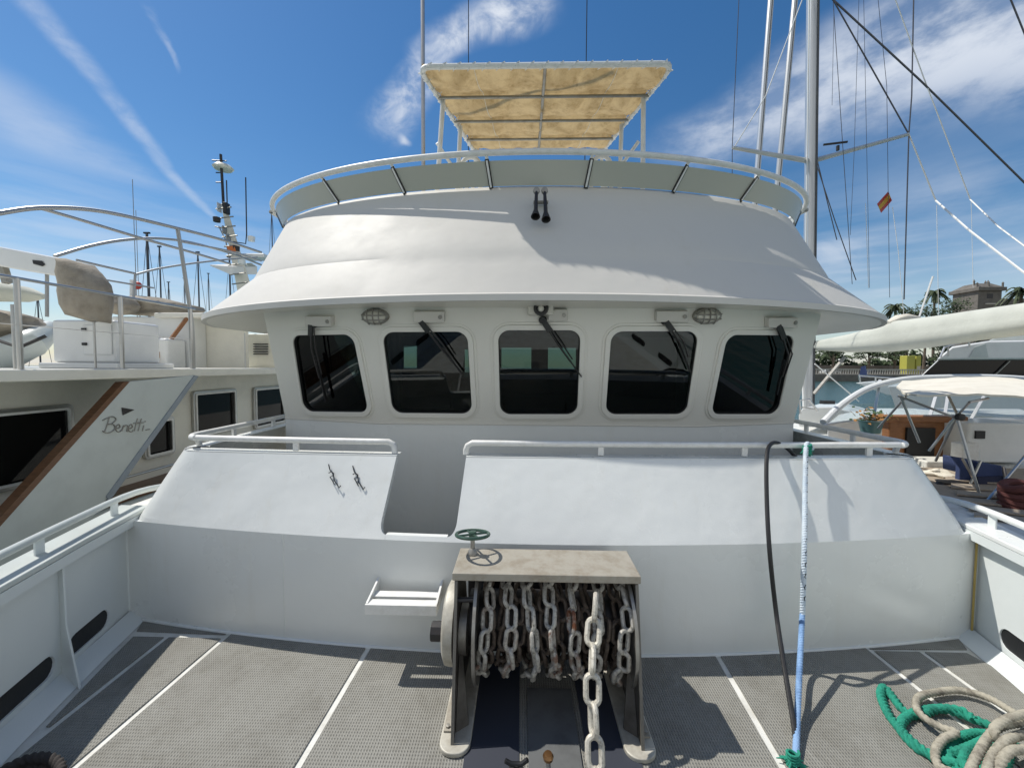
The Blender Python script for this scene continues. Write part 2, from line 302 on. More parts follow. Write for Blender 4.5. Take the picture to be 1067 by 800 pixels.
# ------------------------------------------------------------------ mesh builder
class MB:
    def __init__(s): s.v = []; s.f = []; s.mi = []
    def add(s, vs, fs):
        n = len(s.v); s.v += [Vector(v) for v in vs]; s.f += [tuple(i+n for i in f) for f in fs]; return s
    def box(s, a, b, rz=0):
        x0, y0, z0 = a; x1, y1, z1 = b
        vs = [Vector(p) for p in ((x0,y0,z0),(x1,y0,z0),(x1,y1,z0),(x0,y1,z0),(x0,y0,z1),(x1,y0,z1),(x1,y1,z1),(x0,y1,z1))]
        if rz:
            c = Vector(((x0+x1)/2, (y0+y1)/2, 0)); M = Matrix.Rotation(rz, 3, 'Z'); vs = [M @ (v-c) + c for v in vs]
        return s.add(vs, [(0,3,2,1),(4,5,6,7),(0,1,5,4),(1,2,6,5),(2,3,7,6),(3,0,4,7)])
    def hexa(s, p):  # 8 corners bottom ring then top ring
        return s.add(p, [(0,3,2,1),(4,5,6,7),(0,1,5,4),(1,2,6,5),(2,3,7,6),(3,0,4,7)])
    def bar(s, a, b, w, h, up=Vector((0,0,1))):
        a = Vector(a); b = Vector(b); d = (b-a).normalized(); u = d.cross(up)
        if u.length < 1e-4: u = Vector((1,0,0))
        u.normalize(); n = u.cross(d)
        vs = [p + u*sx*w/2 + n*sn*h/2 for p in (a, b) for sx, sn in ((-1,-1),(1,-1),(1,1),(-1,1))]
        return s.add(vs, [(0,1,2,3),(7,6,5,4),(0,4,5,1),(1,5,6,2),(2,6,7,3),(3,7,4,0)])
    def tube(s, pts, r, n=10, closed=False, twist=0, lobes=0, amp=.2, cap=True):
        pts = [Vector(p) for p in pts]
        if lobes:
            q = pts + ([pts[0]] if closed else []); out = [q[0]]; step = .004
            for a, b in zip(q, q[1:]):
                m_ = max(1, int((b-a).length/step)); out += [a.lerp(b, (i+1)/m_) for i in range(m_)]
            if closed: out.pop()
            pts = out; n = max(n, 18)
            if closed: 
                LL = sum((b-a).length for a, b in zip(q, q[1:])); twist = round(twist*LL/(2*math.pi))*2*math.pi/LL
        k = len(pts)
        rs = r if isinstance(r, (list, tuple)) else [r]*k
        def tan(i):
            a = pts[(i-1) % k] if (closed or i > 0) else pts[i]; b = pts[(i+1) % k] if (closed or i < k-1) else pts[i]
            return (b-a).normalized()
        t0 = tan(0); nrm = t0.orthogonal().normalized(); base = len(s.v); L = 0
        for i in range(k):
            t = tan(i); nrm = (nrm - t*nrm.dot(t)).normalized(); bi = t.cross(nrm)
            if i: L += (pts[i]-pts[i-1]).length
            for j in range(n):
                th = 2*math.pi*j/n
                rr = rs[i]*(1 + (amp*1.5*(abs(math.cos(lobes*.5*(th - twist*L)))-.6) if lobes else 0))
                s.v.append(pts[i] + (nrm*math.cos(th) + bi*math.sin(th))*rr)
        for i in range(k if closed else k-1):
            for j in range(n):
                a = base + i*n + j; b = base + i*n + (j+1) % n; c = base + ((i+1) % k)*n + (j+1) % n; d = base + ((i+1) % k)*n + j
                s.f.append((a, b, c, d))
        if cap and not closed:
            s.f.append(tuple(base + j for j in reversed(range(n)))); s.f.append(tuple(base + (k-1)*n + j for j in range(n)))
        return s
    def lathe(s, prof, o, axis=(0,0,1), n=24):
        """prof: list of (r, h) along axis from o"""
        o = Vector(o); ax = Vector(axis).normalized(); u = ax.orthogonal().normalized(); w = ax.cross(u); base = len(s.v)
        for r, h in prof:
            for j in range(n):
                th = 2*math.pi*j/n; s.v.append(o + ax*h + (u*math.cos(th) + w*math.sin(th))*r)
        for i in range(len(prof)-1):
            for j in range(n):
                a = base+i*n+j; b = base+i*n+(j+1) % n; s.f.append((a, b, b+n, a+n))
        if prof[0][0] > 1e-4: s.f.append(tuple(base+j for j in reversed(range(n))))
        if prof[-1][0] > 1e-4: s.f.append(tuple(base+(len(prof)-1)*n+j for j in range(n)))
        return s
    def prism(s, poly, off):
        """poly: 3D loop, extruded by vector off"""
        off = Vector(off); poly = [Vector(p) for p in poly]; n = len(poly)
        return s.add(poly + [p+off for p in poly], [tuple(reversed(range(n))), tuple(range(n, 2*n))] + [(i, (i+1) % n, n+(i+1) % n, n+i) for i in range(n)])
    def loft(s, rings, closed=False, caps=False):
        n = len(rings[0]); base = len(s.v)
        for r in rings: s.v += [Vector(p) for p in r]
        for i in range(len(rings)-1):
            for j in range(n if closed else n-1):
                a = base+i*n+j; b = base+i*n+(j+1) % n; s.f.append((a, b, b+n, a+n))
        if caps: s.f.append(tuple(base+j for j in reversed(range(n)))); s.f.append(tuple(base+(len(rings)-1)*n+j for j in range(n)))
        return s
    def ringprism(s, outer, inner, off):
        """frame between two loops with equal vertex counts, extruded by off"""
        off = Vector(off); n = len(outer); b = len(s.v)
        s.v += [Vector(p) for p in outer] + [Vector(p) for p in inner] + [Vector(p)+off for p in outer] + [Vector(p)+off for p in inner]
        for i in range(n):
            j = (i+1) % n
            s.f += [(b+i, b+n+i, b+n+j, b+j), (b+2*n+i, b+2*n+j, b+3*n+j, b+3*n+i), (b+i, b+j, b+2*n+j, b+2*n+i), (b+n+i, b+3*n+i, b+3*n+j, b+n+j)]
        return s
    def mesh(s, name, m, origin=Vector((0,0,0)), ang=35):
        me = bpy.data.meshes.new(name); me.from_pydata([tuple(v-origin) for v in s.v], [], s.f); 
        bm = bmesh.new(); bm.from_mesh(me); bmesh.ops.remove_doubles(bm, verts=bm.verts, dist=1e-5)
        bmesh.ops.recalc_face_normals(bm, faces=bm.faces); bm.to_mesh(me); bm.free()
        me.materials.append(m)
        for p in me.polygons: p.use_smooth = True
        me.set_sharp_from_angle(angle=R(ang))
        return me

ORG = {}
def root_of(o):
    while o.parent: o = o.parent
    return o
def part(name, mb, m, parent=None, bevel=0, solid=0, soff=1, ang=35, label=None, origin=None):
    org = Vector(root_of(parent).location) if parent else (Vector(origin) if origin is not None else Vector((0,0,0)))
    o = bpy.data.objects.new(name, mb.mesh(name, m, org, ang)); C.objects.link(o)
    if parent: o.parent = parent
    else: o.location = org
    if solid:
        md = o.modifiers.new('solid', 'SOLIDIFY'); md.thickness = solid; md.offset = soff
    if bevel:
        md = o.modifiers.new('bevel', 'BEVEL'); md.width = bevel; md.segments = 2; md.limit_method = 'ANGLE'; md.angle_limit = R(40); md.harden_normals = True
    if solid:
        bpy.context.view_layer.update()
        me = bpy.data.meshes.new_from_object(o.evaluated_get(bpy.context.evaluated_depsgraph_get())); o.modifiers.clear(); o.data = me
        for p in me.polygons: p.use_smooth = True
        me.set_sharp_from_angle(angle=R(ang))
    if label: o['label'] = label
    return o
def tag(o, label=None, cat=None, group=None, kind=None):
    if label: o['label'] = label
    if cat: o['category'] = cat
    if group: o['group'] = group
    if kind: o['kind'] = kind
    return o
def thing(name, loc, label, cat, group=None):
    o = bpy.data.objects.new(name, None); o.empty_display_size = .1; C.objects.link(o); o.location = loc
    return tag(o, label, cat, group)
def cut(o, cutters):
    """subtract the cutter meshes and bake the result into the object's own mesh"""
    org = Vector(root_of(o).location)
    tmp = []
    for mb in cutters:
        c = bpy.data.objects.new('cutter', mb.mesh('cutter', o.data.materials[0], org)); C.objects.link(c)
        c.location = org
        md = o.modifiers.new('cut', 'BOOLEAN'); md.object = c; md.operation = 'DIFFERENCE'; md.solver = 'EXACT'; tmp.append(c)
    bpy.context.view_layer.update()
    dg = bpy.context.evaluated_depsgraph_get(); me = bpy.data.meshes.new_from_object(o.evaluated_get(dg))
    o.modifiers.clear(); o.data = me
    for c in tmp: bpy.data.objects.remove(c)
    for p in me.polygons: p.use_smooth = True
    me.set_sharp_from_angle(angle=R(30))
def arc(fn, a, b, n): return [fn(a + (b-a)*i/n) for i in range(n+1)]
def catmull(pts, n=8, closed=False):
    pts = [Vector(p) for p in pts]; k = len(pts); out = []
    for i in range(k if closed else k-1):
        p0 = pts[(i-1) % k] if (closed or i) else pts[0]*2-pts[1]; p1 = pts[i]; p2 = pts[(i+1) % k]
        p3 = pts[(i+2) % k] if (closed or i < k-2) else pts[-1]*2-pts[-2]
        for j in range(n):
            t = j/n; out.append(.5*((2*p1) + (p2-p0)*t + (2*p0-5*p1+4*p2-p3)*t*t + (3*p1-p0-3*p2+p3)*t**3))
    if not closed: out.append(pts[-1])
    return out
def offset2(poly, d):
    """offset a counter- or clockwise convex 2D polygon outward by d"""
    n = len(poly); A = sum(poly[i][0]*poly[(i+1) % n][1]-poly[(i+1) % n][0]*poly[i][1] for i in range(n)); sg = 1 if A > 0 else -1
    ls = []
    for i in range(n):
        p = Vector(poly[i]); q = Vector(poly[(i+1) % n]); t = (q-p).normalized(); nn = Vector((t.y, -t.x))*sg; ls.append((p+nn*d, t))
    out = []
    for i in range(n):
        p, t = ls[i-1]; q, u = ls[i]; det = t.x*u.y-t.y*u.x
        k = ((q-p).x*u.y-(q-p).y*u.x)/det; out.append(p+t*k)
    return out
def round2(poly, r, n=6):
    out = []; k = len(poly)
    for i in range(k):
        p = Vector(poly[i]); a = (Vector(poly[i-1])-p).normalized(); b = (Vector(poly[(i+1) % k])-p).normalized()
        ang = a.angle(b); d = r/math.tan(ang/2); c = p + (a+b).normalized()*(r/math.sin(ang/2))
        s = p+a*d-c; e = p+b*d-c; a0 = math.atan2(s.y, s.x); a1 = math.atan2(e.y, e.x); da = (a1-a0+math.pi) % (2*math.pi)-math.pi
        for j in range(n+1): th = a0+da*j/n; out.append(c+Vector((math.cos(th), math.sin(th)))*r)
    return out

# ================================================================== SETTING: water and quay
WZ = -1.5
w = MB().add([(-1500,-400,WZ),(1500,-400,WZ),(1500,2500,WZ),(-1500,2500,WZ)], [(0,1,2,3)])
tag(part('water', w, waterm), kind='structure')

# ================================================================== MAIN BOAT
Y = thing('motor_yacht', (0, 2.6, 0), 'big white trawler yacht in the middle, seen from its foredeck, with five dark wheelhouse windows', 'boat')
def Yb(x): return 2.20 + .036*x*x                     # bulkhead plan
def Yt(x): return 2.475 + .016*x*x                    # top of the sloping breakwater
BW = [(2.68,2.49),(2.56,2.08),(2.40,1.6),(2.22,1.1),(2.02,.6),(1.77,.05),(1.5,-.5),(1.17,-1.15),(.8,-1.8),(.42,-2.3),(0.,-2.6)]
def Xw(y):
    for (x0,y0),(x1,y1) in zip(BW, BW[1:]):
        if y <= y0 and y >= y1: return x0+(x1-x0)*(y0-y)/(y0-y1)
    return 2.68 if y > 2.49 else 0
# ---- deck slab
dk = MB(); outl = [(x,y,0) for x,y in BW]+[(-x,y,0) for x,y in reversed(BW[:-1])]
outl = [(2.80,7.5,0),(2.72,2.6,0)]+outl+[(-2.72,2.6,0),(-2.80,7.5,0)]
dk.prism([(x,y,-.10) for x,y,z in outl], (0,0,.10))
deck = part('foredeck', dk, deckw, Y)
# ---- non-slip mats separated by white seams
def line2(p, q):
    a = atZ(*p, 0); b = atZ(*q, 0)
    return lambda y: a.x+(b.x-a.x)*(y-a.y)/(b.y-a.y)
L0 = line2((169,668),(34,775)); L1 = line2((235,664),(78,800)); L2 = line2((384,675),(310,800))
L3 = line2((748,684),(815,800)); L4 = line2((906,677),(989,744)); L5 = line2((961,680),(1054,747)); L6 = line2((1012,682),(1062,708))
HG = 2.275
def mpanel(fa, fb, ya, yb_fn, g=.016):
    """mat between seam lines fa (left) and fb (right), far edge yb_fn(x), near edge ya"""
    pts = []
    def far(x): return yb_fn(x)
    y0 = ya
    def solve(fn, s):
        y = 2.2
        for _ in range(12): y = far(fn(y)+s)
        return y
    ya1 = solve(fa, g); yb1 = solve(fb, -g)
    xa = fa(ya1)+g; xb = fb(yb1)-g
    L = [(fa(y0)+g, y0), (fb(y0)-g, y0)] + [(fb(y0+(yb1-y0)*k/6)-g, y0+(yb1-y0)*k/6) for k in range(1,6)]
    L += [(xb+(xa-xb)*k/10, far(xb+(xa-xb)*k/10)) for k in range(0, 11)] + [(fa(yb1)+g if 0 else fa(ya1+(y0-ya1)*k/6)+g, ya1+(y0-ya1)*k/6) for k in range(1,6)]
    return L
def wallL(y): return -Xw(y)+.13
def wallR(y): return Xw(y)-.13
nearL = .9
def meet(f1, f2):
    y = 2.2
    while y > .2 and f2(y)-f1(y) > .05: y -= .01
    return y
def bk(x): return Yb(x)-.015
def hg(x): return HG+.0*x
panels = [mpanel(wallL, L0, meet(wallL, L0), hg), mpanel(L0, L1, nearL, hg), mpanel(L1, L2, nearL, bk), mpanel(L2, L3, .2, bk), mpanel(L3, L4, nearL, bk), mpanel(L4, L5, nearL, lambda x: HG+.02), mpanel(L5, L6, 1.3, lambda x: HG+.02)]
# short mats behind the cross seam
for sg in (-1, 1):
    p = [(sg*x, Yb(x)-.02) for x in (1.93, 2.15, 2.35, 2.55)] + [(sg*2.5, HG+.05), (sg*1.95, HG+.035)]
    panels.append(p)
for p in panels:
    mb = MB().prism([(x, y, .0005) for x, y in p], (0, 0, .0065)); part('deck_mat', mb, deckmat, deck)

# ---- forward bulkhead (vertical) with kink
KZ = .648
bh = MB(); xs = [(-2.69+5.38*i/48) for i in range(49)]
bh.loft([[(x, Yb(x), -.02) for x in xs], [(x, Yb(x), KZ) for x in xs]])
bulk = part('forward_bulkhead', bh, white, Y, solid=.03, soff=-1)
# weld bead along its foot
part('weld_fillet', MB().tube([(x, Yb(x)-.004, .004) for x in xs], .011, 8), white, bulk)
rc = MB().tube([(2.655, Yb(2.655)-.012, z*.16) for z in range(0, 4)]+[(2.655, Yb(2.655)-.012, KZ)], .006, 6)
part('rust_streak', rc, mat('rust_stain', (.45, .33, .10), .8), bulk)
for xx in (-1.55,):
    part('weld_seam', MB().tube([(xx, Yb(xx)-.0005, .02), (xx+.002, Yb(xx)-.0005, KZ-.01)], .0035, 6), white, bulk)
# folding step
st = MB()
p0 = atY(403, 620, Yb(-.85)); p1 = atY(380, 640, 2.03); p2 = atY(455, 648, 2.03)
x0, x1 = p1.x, p2.x; zt = .385; yF = 2.03; yB = Yb(-.8)
st.box((x0, yF, zt-.055), (x1, yF+.012, zt)); st.box((x0, yF+.012, zt-.014), (x1, yF+.060, zt-.003)); st.box((x0, yF+.085, zt-.014), (x1, yF+.14, zt-.003))
for xx in (x0, x1-.012): st.prism([(xx, yF+.013, zt-.05), (xx, yB, zt-.05), (xx, yB, zt+.045), (xx, yF+.013, zt+.001)], (.012, 0, 0))
part('folding_step', st, whitep, bulk, bevel=.002)

# ---- sloping breakwater (Portuguese bridge) left and right of the gate
XK, XT, YA = 2.66, 2.46, 4.6
def bridge_ring(v):
    """plan curve at height fraction v (0 knuckle, 1 top), from centre x=0 round the right corner and aft"""
    xe = XK+(XT-XK)*v; r = .16
    f = lambda x: Yb(x)*(1-v)+Yt(x)*v
    P = [(x, f(x)) for x in [(xe-r)*i/30 for i in range(31)]]
    y0 = f(xe-r); c = (xe-r, y0+r)
    P += [(c[0]+r*math.sin(t), c[1]-r*math.cos(t)) for t in [math.pi/2*k/8 for k in range(1, 9)]]
    P += [(xe+(.10*k/4)*(1-v), y0+r+(YA-y0-r)*k/4) for k in range(1, 5)]
    return P
TZ = 1.075
def bz(v): return KZ+(TZ-KZ)*v
gateL, gateR = -.93, -.42
def resample(P, n):
    L = [0]
    for a, b in zip(P, P[1:]): L.append(L[-1]+math.dist(a, b))
    out = []
    for i in range(n):
        s = L[-1]*i/(n-1); k = 0
        while k < len(L)-2 and L[k+1] < s: k += 1
        t = (s-L[k])/(L[k+1]-L[k]); out.append((P[k][0]+(P[k+1][0]-P[k][0])*t, P[k][1]+(P[k+1][1]-P[k][1])*t))
    return out
def gate_edge(v, side):
    # inner edge of each wing: leans towards the middle going down, rounded foot
    vb = .055; rr = .16
    gl, gr = (-.925-.035*(1-v)), (-.478-.03*(1-v))
    if v < vb: k = .20
    elif v < vb+rr: q = (v-vb)/rr; k = 1-math.sqrt(max(0, 1-(1-q)**2)); k *= .20
    else: k = 0
    mid = (gl+gr)/2
    return (gl+(mid-gl)*k) if side < 0 else (gr+(mid-gr)*k)
VS = [0, .03, .0549, .0551, .065, .08, .10, .13, .17, .215] + [.3+.7*i/8 for i in range(9)]
wings = {}
for side in (-1, 1):
    rings = []
    for v in VS:
        P = bridge_ring(v); xe = gate_edge(v, side)
        f = lambda x: Yb(x)*(1-v)+Yt(x)*v
        if side > 0:
            Q = [(xe, f(xe))] + [((x), y) for x, y in [(xx, f(xx)) for xx in [xe*(1-i/6) for i in range(1, 7)]]] + P[1:]
        else:
            Q = [(xe, f(xe))] + [(-x, y) for x, y in P if x > -xe+.02]
        # keep the same column count whatever the edge does
        Q = resample(Q, 70)
        rings.append([(x, y, bz(v)) for x, y in Q])
    mb = MB().loft(rings)
    wings[side] = part('breakwater_panel', mb, white, Y, solid=.035, soff=(-1 if side > 0 else -1), ang=28)
gs0, gs1 = gate_edge(.05, -1), gate_edge(.05, 1)
gxs = [gs0+(gs1-gs0)*k/8 for k in range(9)]
fv = lambda x, v: Yb(x)*(1-v)+Yt(x)*v
part('gate_sill', MB().loft([[(x, fv(x, 0), bz(0)) for x in gxs], [(x, fv(x, .055), bz(.055)) for x in gxs], [(x, fv(x, .055)+.035, bz(.055)) for x in gxs], [(x, fv(x, 0)+.035, bz(0)) for x in gxs]]), white, bulk)
def topP(x): return Vector((x, Yt(x), TZ))
# capping edge (a flat lip) and hand rails on top of the wings
for side in (-1, 1):
    P = bridge_ring(1.0); P = [(side*x, y) for x, y in P]
    if side < 0: P = [(gate_edge(1, -1), Yt(-.925))]+[p for p in P if p[0] < -.95]
    else: P = [(gate_edge(1, 1), Yt(-.478))]+[(-.3, Yt(.3))]+P
    def inw(p, d):
        return (p[0]-(math.copysign(d, p[0]) if abs(p[0]) > XT-.05 else 0), p[1]+(d if abs(p[0]) < XT-.02 else 0))
    lip = MB().loft([[(x, y+.003, TZ+.001) for x, y in P], [(x, y+.003, TZ+.006) for x, y in P], [(*inw(p, .10), TZ+.006) for p in P], [(*inw(p, .10), TZ+.001) for p in P]])
    part('capping', lip, white, wings[side])
    RZ = 1.158
    PP = [(x, y+.05, RZ) if abs(x) < XT-.1 else (x-math.copysign(.03, x), y+.03, RZ+(y-2.6)*.0) for x, y in P]
    PP = PP[1:]
    # start: down-turned end
    g = PP[0][0]; yy = Yt(g)+.05
    e0 = -.485 if side > 0 else -.952
    start = [(e0, Yt(e0)+.05, TZ+.01), (e0, Yt(e0)+.05, RZ-.045), (e0+side*.010, Yt(e0)+.05, RZ-.018), (e0+side*.04, Yt(e0)+.05, RZ)]
    PP = [p for p in PP if (p[0] > e0+.08 if side > 0 else p[0] < e0-.08)]
    rail = part('bridge_rail', MB().tube(start+PP, .0195, 14), whitep, Y)
    posts = [(.38, 0), (1.30, 0), (2.12, 0)] if side > 0 else [(-1.35, 0), (-1.95, 0)]
    if side < 0: posts = [(-1.62, 0)]
    for px_, _ in posts:
        part('post', MB().bar((px_, Yt(px_)+.05, TZ+.012), (px_, Yt(px_)+.05, RZ-.01), .035, .016), whitep, rail)
    part('post', MB().bar((side*2.40, 2.72, TZ+.01), (side*2.40, 2.70, RZ-.01), .03, .02), whitep, rail)
    for yy in (3.1, 3.6, 4.1): part('post', MB().bar((side*(XT-.03), yy, TZ+.01), (side*(XT-.03), yy, RZ-.01), .018, .035), whitep, rail)
# rope hooks on the left wing: two thin wire hooks
nrm = Vector((0, -(TZ-KZ), (Yt(0)-Yb(0)))).normalized()
for k, (hx, hy) in enumerate(((343.5, 484.5), (368.5, 486))):
    pts = [(0,0), (1.5,6), (5,10), (6,17), (9,21), (11,24.5), (12.5,22)]
    p0 = Vector((0, Yt(-1.2), TZ)); 
    f_ = lambda a, b: atP(hx+a, hy+b, p0+Vector((0,.015,0)), nrm) + nrm*.016
    hk = MB().tube([f_(a, b) for a, b in pts], .0035, 6)
    hk.tube([f_(0, 9), f_(3, 7.5), f_(5.5, 9.5), f_(4, 12), f_(1.5, 13), f_(4, 17), f_(6, 21)], .003, 6)
    part('wire_hook', hk, blackp, wings[-1])

# ---- bulwarks with freeing ports, cap rail and pipe rail
BZ = .665
def bulwark(side):
    inn = [(side*x, y) for x, y in BW]; thick = .075
    out = [(side*(x+thick), y-.02) for x, y in BW[:-1]] + [(0, -2.68)]
    inn[0] = (side*2.70, 2.52)
    rings = [[(x, y, -.02) for x, y in inn], [(x, y, BZ) for x, y in inn], [(x, y, BZ) for x, y in out], [(x, y, -.02) for x, y in out]]
    mb = MB().loft(rings+[rings[0]])
    n = len(inn)
    mb.f.append((0, n, 2*n, 3*n)); mb.f.append((n-1, 2*n-1, 3*n-1, 4*n-1))
    b = part('bulwark', mb, greyw, Y)
    # freeing ports
    ports = []
    cuts = []
    for yc, half in ((2.13, .10), (1.72, .135), (1.25, .12), (.7, .12), (.1, .12)):
        xa, xb = Xw(yc-.2), Xw(yc+.2); t = Vector((side*(xb-xa), .4, 0)).normalized(); nr = Vector((t.y, -t.x, 0))*(1 if side > 0 else -1)
        c = Vector((side*Xw(yc), yc, .135))
        lp = []
        r = .056
        for k in range(9): th = -math.pi/2+math.pi*k/8; lp.append((half*1+math.cos(th)*r, math.sin(th)*r))
        for k in range(9): th = math.pi/2+math.pi*k/8; lp.append((-half+math.cos(th)*r, math.sin(th)*r))
        loop = [c + t*u + Vector((0,0,v)) for u, v in lp]
        cuts.append(MB().prism([p - nr*.15 for p in loop], nr*.30))
        ports.append((loop, nr))
    cut(b, cuts)
    for loop, nr in ports:
        part('port_shade', MB().prism([p + nr*.010 for p in loop], nr*.010), black, b)  # black sheet added in each opening, stands in for its dark shade
    # flat cap
    capi = [(side*(x-.045), y) for x, y in BW]; capo = [(side*(x+.13), y-.02) for x, y in BW]
    capi[0] = (side*2.66, 2.60); capo[0] = (side*2.86, 2.60)
    z0, z1 = BZ+.002, BZ+.030
    rr = [[(x, y, z0) for x, y in capi], [(x, y, z1) for x, y in capi], [(x, y, z1) for x, y in capo], [(x, y, z0) for x, y in capo]]
    mbc = MB().loft(rr+[rr[0]]); mbc.f.append((0, n, 2*n, 3*n))
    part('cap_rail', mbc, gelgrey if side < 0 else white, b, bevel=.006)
    fl = MB().loft([[(x, y, z0-.055) for x, y in capi], [(x, y, z0-.001) for x, y in capi], [(x+side*.010, y, z0-.001) for x, y in capi], [(x+side*.010, y, z0-.055) for x, y in capi]])
    part('cap_flange', fl, greyw, b)
    # pipe rail
    pr = [Vector((side*(x+.05), y+.02, .795)) for x, y in BW]; pr = [Vector((p.x, p.y, .788)) for p in pr]; pr[0] = Vector((side*2.77, 2.62, .775)); pr.insert(0, Vector((side*2.86, 3.1, .70)))
    pr = catmull(pr[:10], 4)
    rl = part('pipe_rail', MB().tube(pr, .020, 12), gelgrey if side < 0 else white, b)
    for yy in (2.42, 1.9, 1.3, .6): part('post', MB().bar((side*(Xw(yy)+.055), yy, BZ+.03), (side*(Xw(yy)+.055), yy, .780), .010, .040), greyw, rl)
    # frames: web plates and gussets
    for yy in (2.235, 1.94, 1.45, .95):
        X = Xw(yy)
        a = Vector((side*(X+.01), yy, 0))
        fr = MB().prism([a+Vector((0,0,.0)), a+Vector((-side*.155,-.05,.0)), a+Vector((-side*.05,-.01,.30)), a+Vector((-side*.035,0,BZ-.002)), a+Vector((0,0,BZ-.002))], (0,.012,0))
        if yy != 2.235: part('web_frame', fr, greyw, b, bevel=.003)
    # sloping waterway strip
    ws = MB().loft([[(side*(x-.001), y, .050) for x, y in BW[:8]], [(side*(x-.11), y, .004) for x, y in BW[:8]]])
    part('waterway_strip', ws, greyw, b)
    # vertical corner bead
    part('corner_bead', MB().tube([(side*2.685, 2.458, .05), (side*2.685, 2.458, BZ)], .012, 8), greyw, b)
    return b
bl = bulwark(-1); br = bulwark(1)
# ---- hull shell outside
hs = MB()
ho = [(x+.13, y-.02) for x, y in BW[:-1]]; ho = [(3.0, 14), (2.99, 7), (2.95, 4)]+ho+[(0, -2.75)]
full = ho+[(-x, y) for x, y in reversed(ho[:-1])]
hs.loft([[(x, y, BZ-.03 if y < 2.6 else KZ-.05) for x, y in full], [(x, y, -.12) for x, y in full], [(x*.93, y+.05 if y < 0 else y, -.4) for x, y in full], [(x*.84, y*.93+.3, WZ-.2) for x, y in full]])
part('hull', hs, gel, Y)
# side deck / shelf outboard of the breakwater and main body below the roof
for sx in (-1, 1):
    part('side_deck', MB().add([(sx*2.64, 2.62, KZ-.012), (sx*2.95, 2.55, KZ-.012), (sx*2.99, 7.5, KZ-.012), (sx*2.70, 7.5, KZ-.012)], [(0,1,2,3)]), deckw, Y, solid=.03)

# ---- wheelhouse
ZT, ZB = 2.16, 1.165
YT0, YB0 = 3.03, 3.33        # centre facet top / bottom
def wy(x, z):
    t = (z-ZB)/(ZT-ZB); base = YB0+(YT0-YB0)*t
    return base + max(0, abs(x)-1.34)*.27
cols = [-2.31, -1.34, 1.34, 2.31]
def wallgrid(z0, z1, th=.06):
    mb = MB()
    f0 = [[Vector((x, wy(x, z), z)) for x in cols] for z in (z0, z1)]
    f1 = [[Vector((x, wy(x, z)+th, z)) for x in cols] for z in (z0, z1)]
    n = 4
    mb.loft([f0[0], f0[1], f1[1], f1[0], f0[0]])
    mb.f.append((0, n, 2*n, 3*n)); mb.f.append((n-1, 2*n-1, 3*n-1, 4*n-1))
    return mb
front = part('wheelhouse_front', wallgrid(ZB, ZT), whiteW, Y, ang=20)
glassp = [
 [(306,349.6),(368.6,348.5),(384.6,428.6),(318,427.8)],
 [(399.5,346.2),(486.7,345.7),(491.7,430),(410.2,429.2)],
 [(519.6,344.3),(604.1,344.3),(600.8,430.6),(521.8,430.6)],
 [(637.3,345.4),(726.5,345.4),(714.1,430.6),(631.1,430.6)],
 [(756.8,349),(826.3,349.6),(808.9,430.6),(740,430.6)]]
def facet(i):
    if i in (1, 2, 3): a = (-1.34, 1.34)
    elif i == 0: a = (-2.31, -1.34)
    else: a = (1.34, 2.31)
    p0 = Vector((a[0], wy(a[0], ZB), ZB)); p1 = Vector((a[1], wy(a[1], ZB), ZB)); q0 = Vector((a[0], wy(a[0], ZT), ZT))
    u = (p1-p0).normalized(); v0 = (q0-p0); n = u.cross(v0).normalized()
    if n.y > 0: n = -n
    v = n.cross(u)
    if v.z < 0: v = -v
    return p0, u, v, n
cuts = []; wins = []
for i, g in enumerate(glassp):
    p0, u, v, n = facet(i)
    q = [atP(px, py, p0, n) for px, py in g]
    q2 = [Vector(((p-p0).dot(u), (p-p0).dot(v))) for p in q]
    to3 = lambda L, d=0, p0=p0, u=u, v=v, n=n: [p0+u*p.x+v*p.y+n*d for p in L]
    inner = round2(q2, .085, 7)
    hole = round2(offset2(q2, .004), .088, 7); outer = round2(offset2(q2, .045), .125, 7); mid = round2(offset2(q2, .016), .10, 7)
    groove = round2(offset2(q2, .066), .15, 7)
    cuts.append(MB().prism(to3(hole, .05), n*-.2))
    wins.append((inner, hole, outer, mid, groove, to3, n))
cut(front, cuts)
for inner, hole, outer, mid, groove, to3, n in wins:
    fr = MB().ringprism(to3(outer, .0005), to3(hole, .0005), n*.018)
    w_ = part('window', fr, whiteW, front, bevel=.004)
    # (gasket and pane are pieces of the same window)
    g_ = MB().ringprism(to3(hole, -.030), to3(round2([Vector(p) for p in []], 0, 0) if 0 else [Vector((p.x, p.y)) for p in inner], -.030), n*.036)
    part('window_gasket', g_, black, front)
    part('window_pane', MB().prism(to3(hole, -.018), n*-.006), tinted, front)
    rg = MB().ringprism(to3(groove, .0002), to3(outer, .0002), n*.006); part('window_flange', rg, whiteW, front, bevel=.002)
lw = MB()
f0 = [[Vector((x, wy(x, ZB)+.0, z)) for x in cols] for z in (-.02, ZB-.001)]; f1 = [[p+Vector((0,.06,0)) for p in r] for r in f0]
lw.loft([f0[0], f0[1], f1[1], f1[0], f0[0]]); lw.f.append((0,4,8,12)); lw.f.append((3,7,11,15))
part('lower_front', lw, white, Y, ang=20)
part('gate_dimmer_mat', MB().box((-2.28, 2.62, .0005), (2.28, 3.30, .008)), deckmat, deck)  # unseen dark mat, added to cut bounce light and darken the gate recess
part('belt_moulding', MB().tube([(x, wy(x, ZB)-.001, ZB-.004) for x in cols], .006, 6), whiteU, Y)
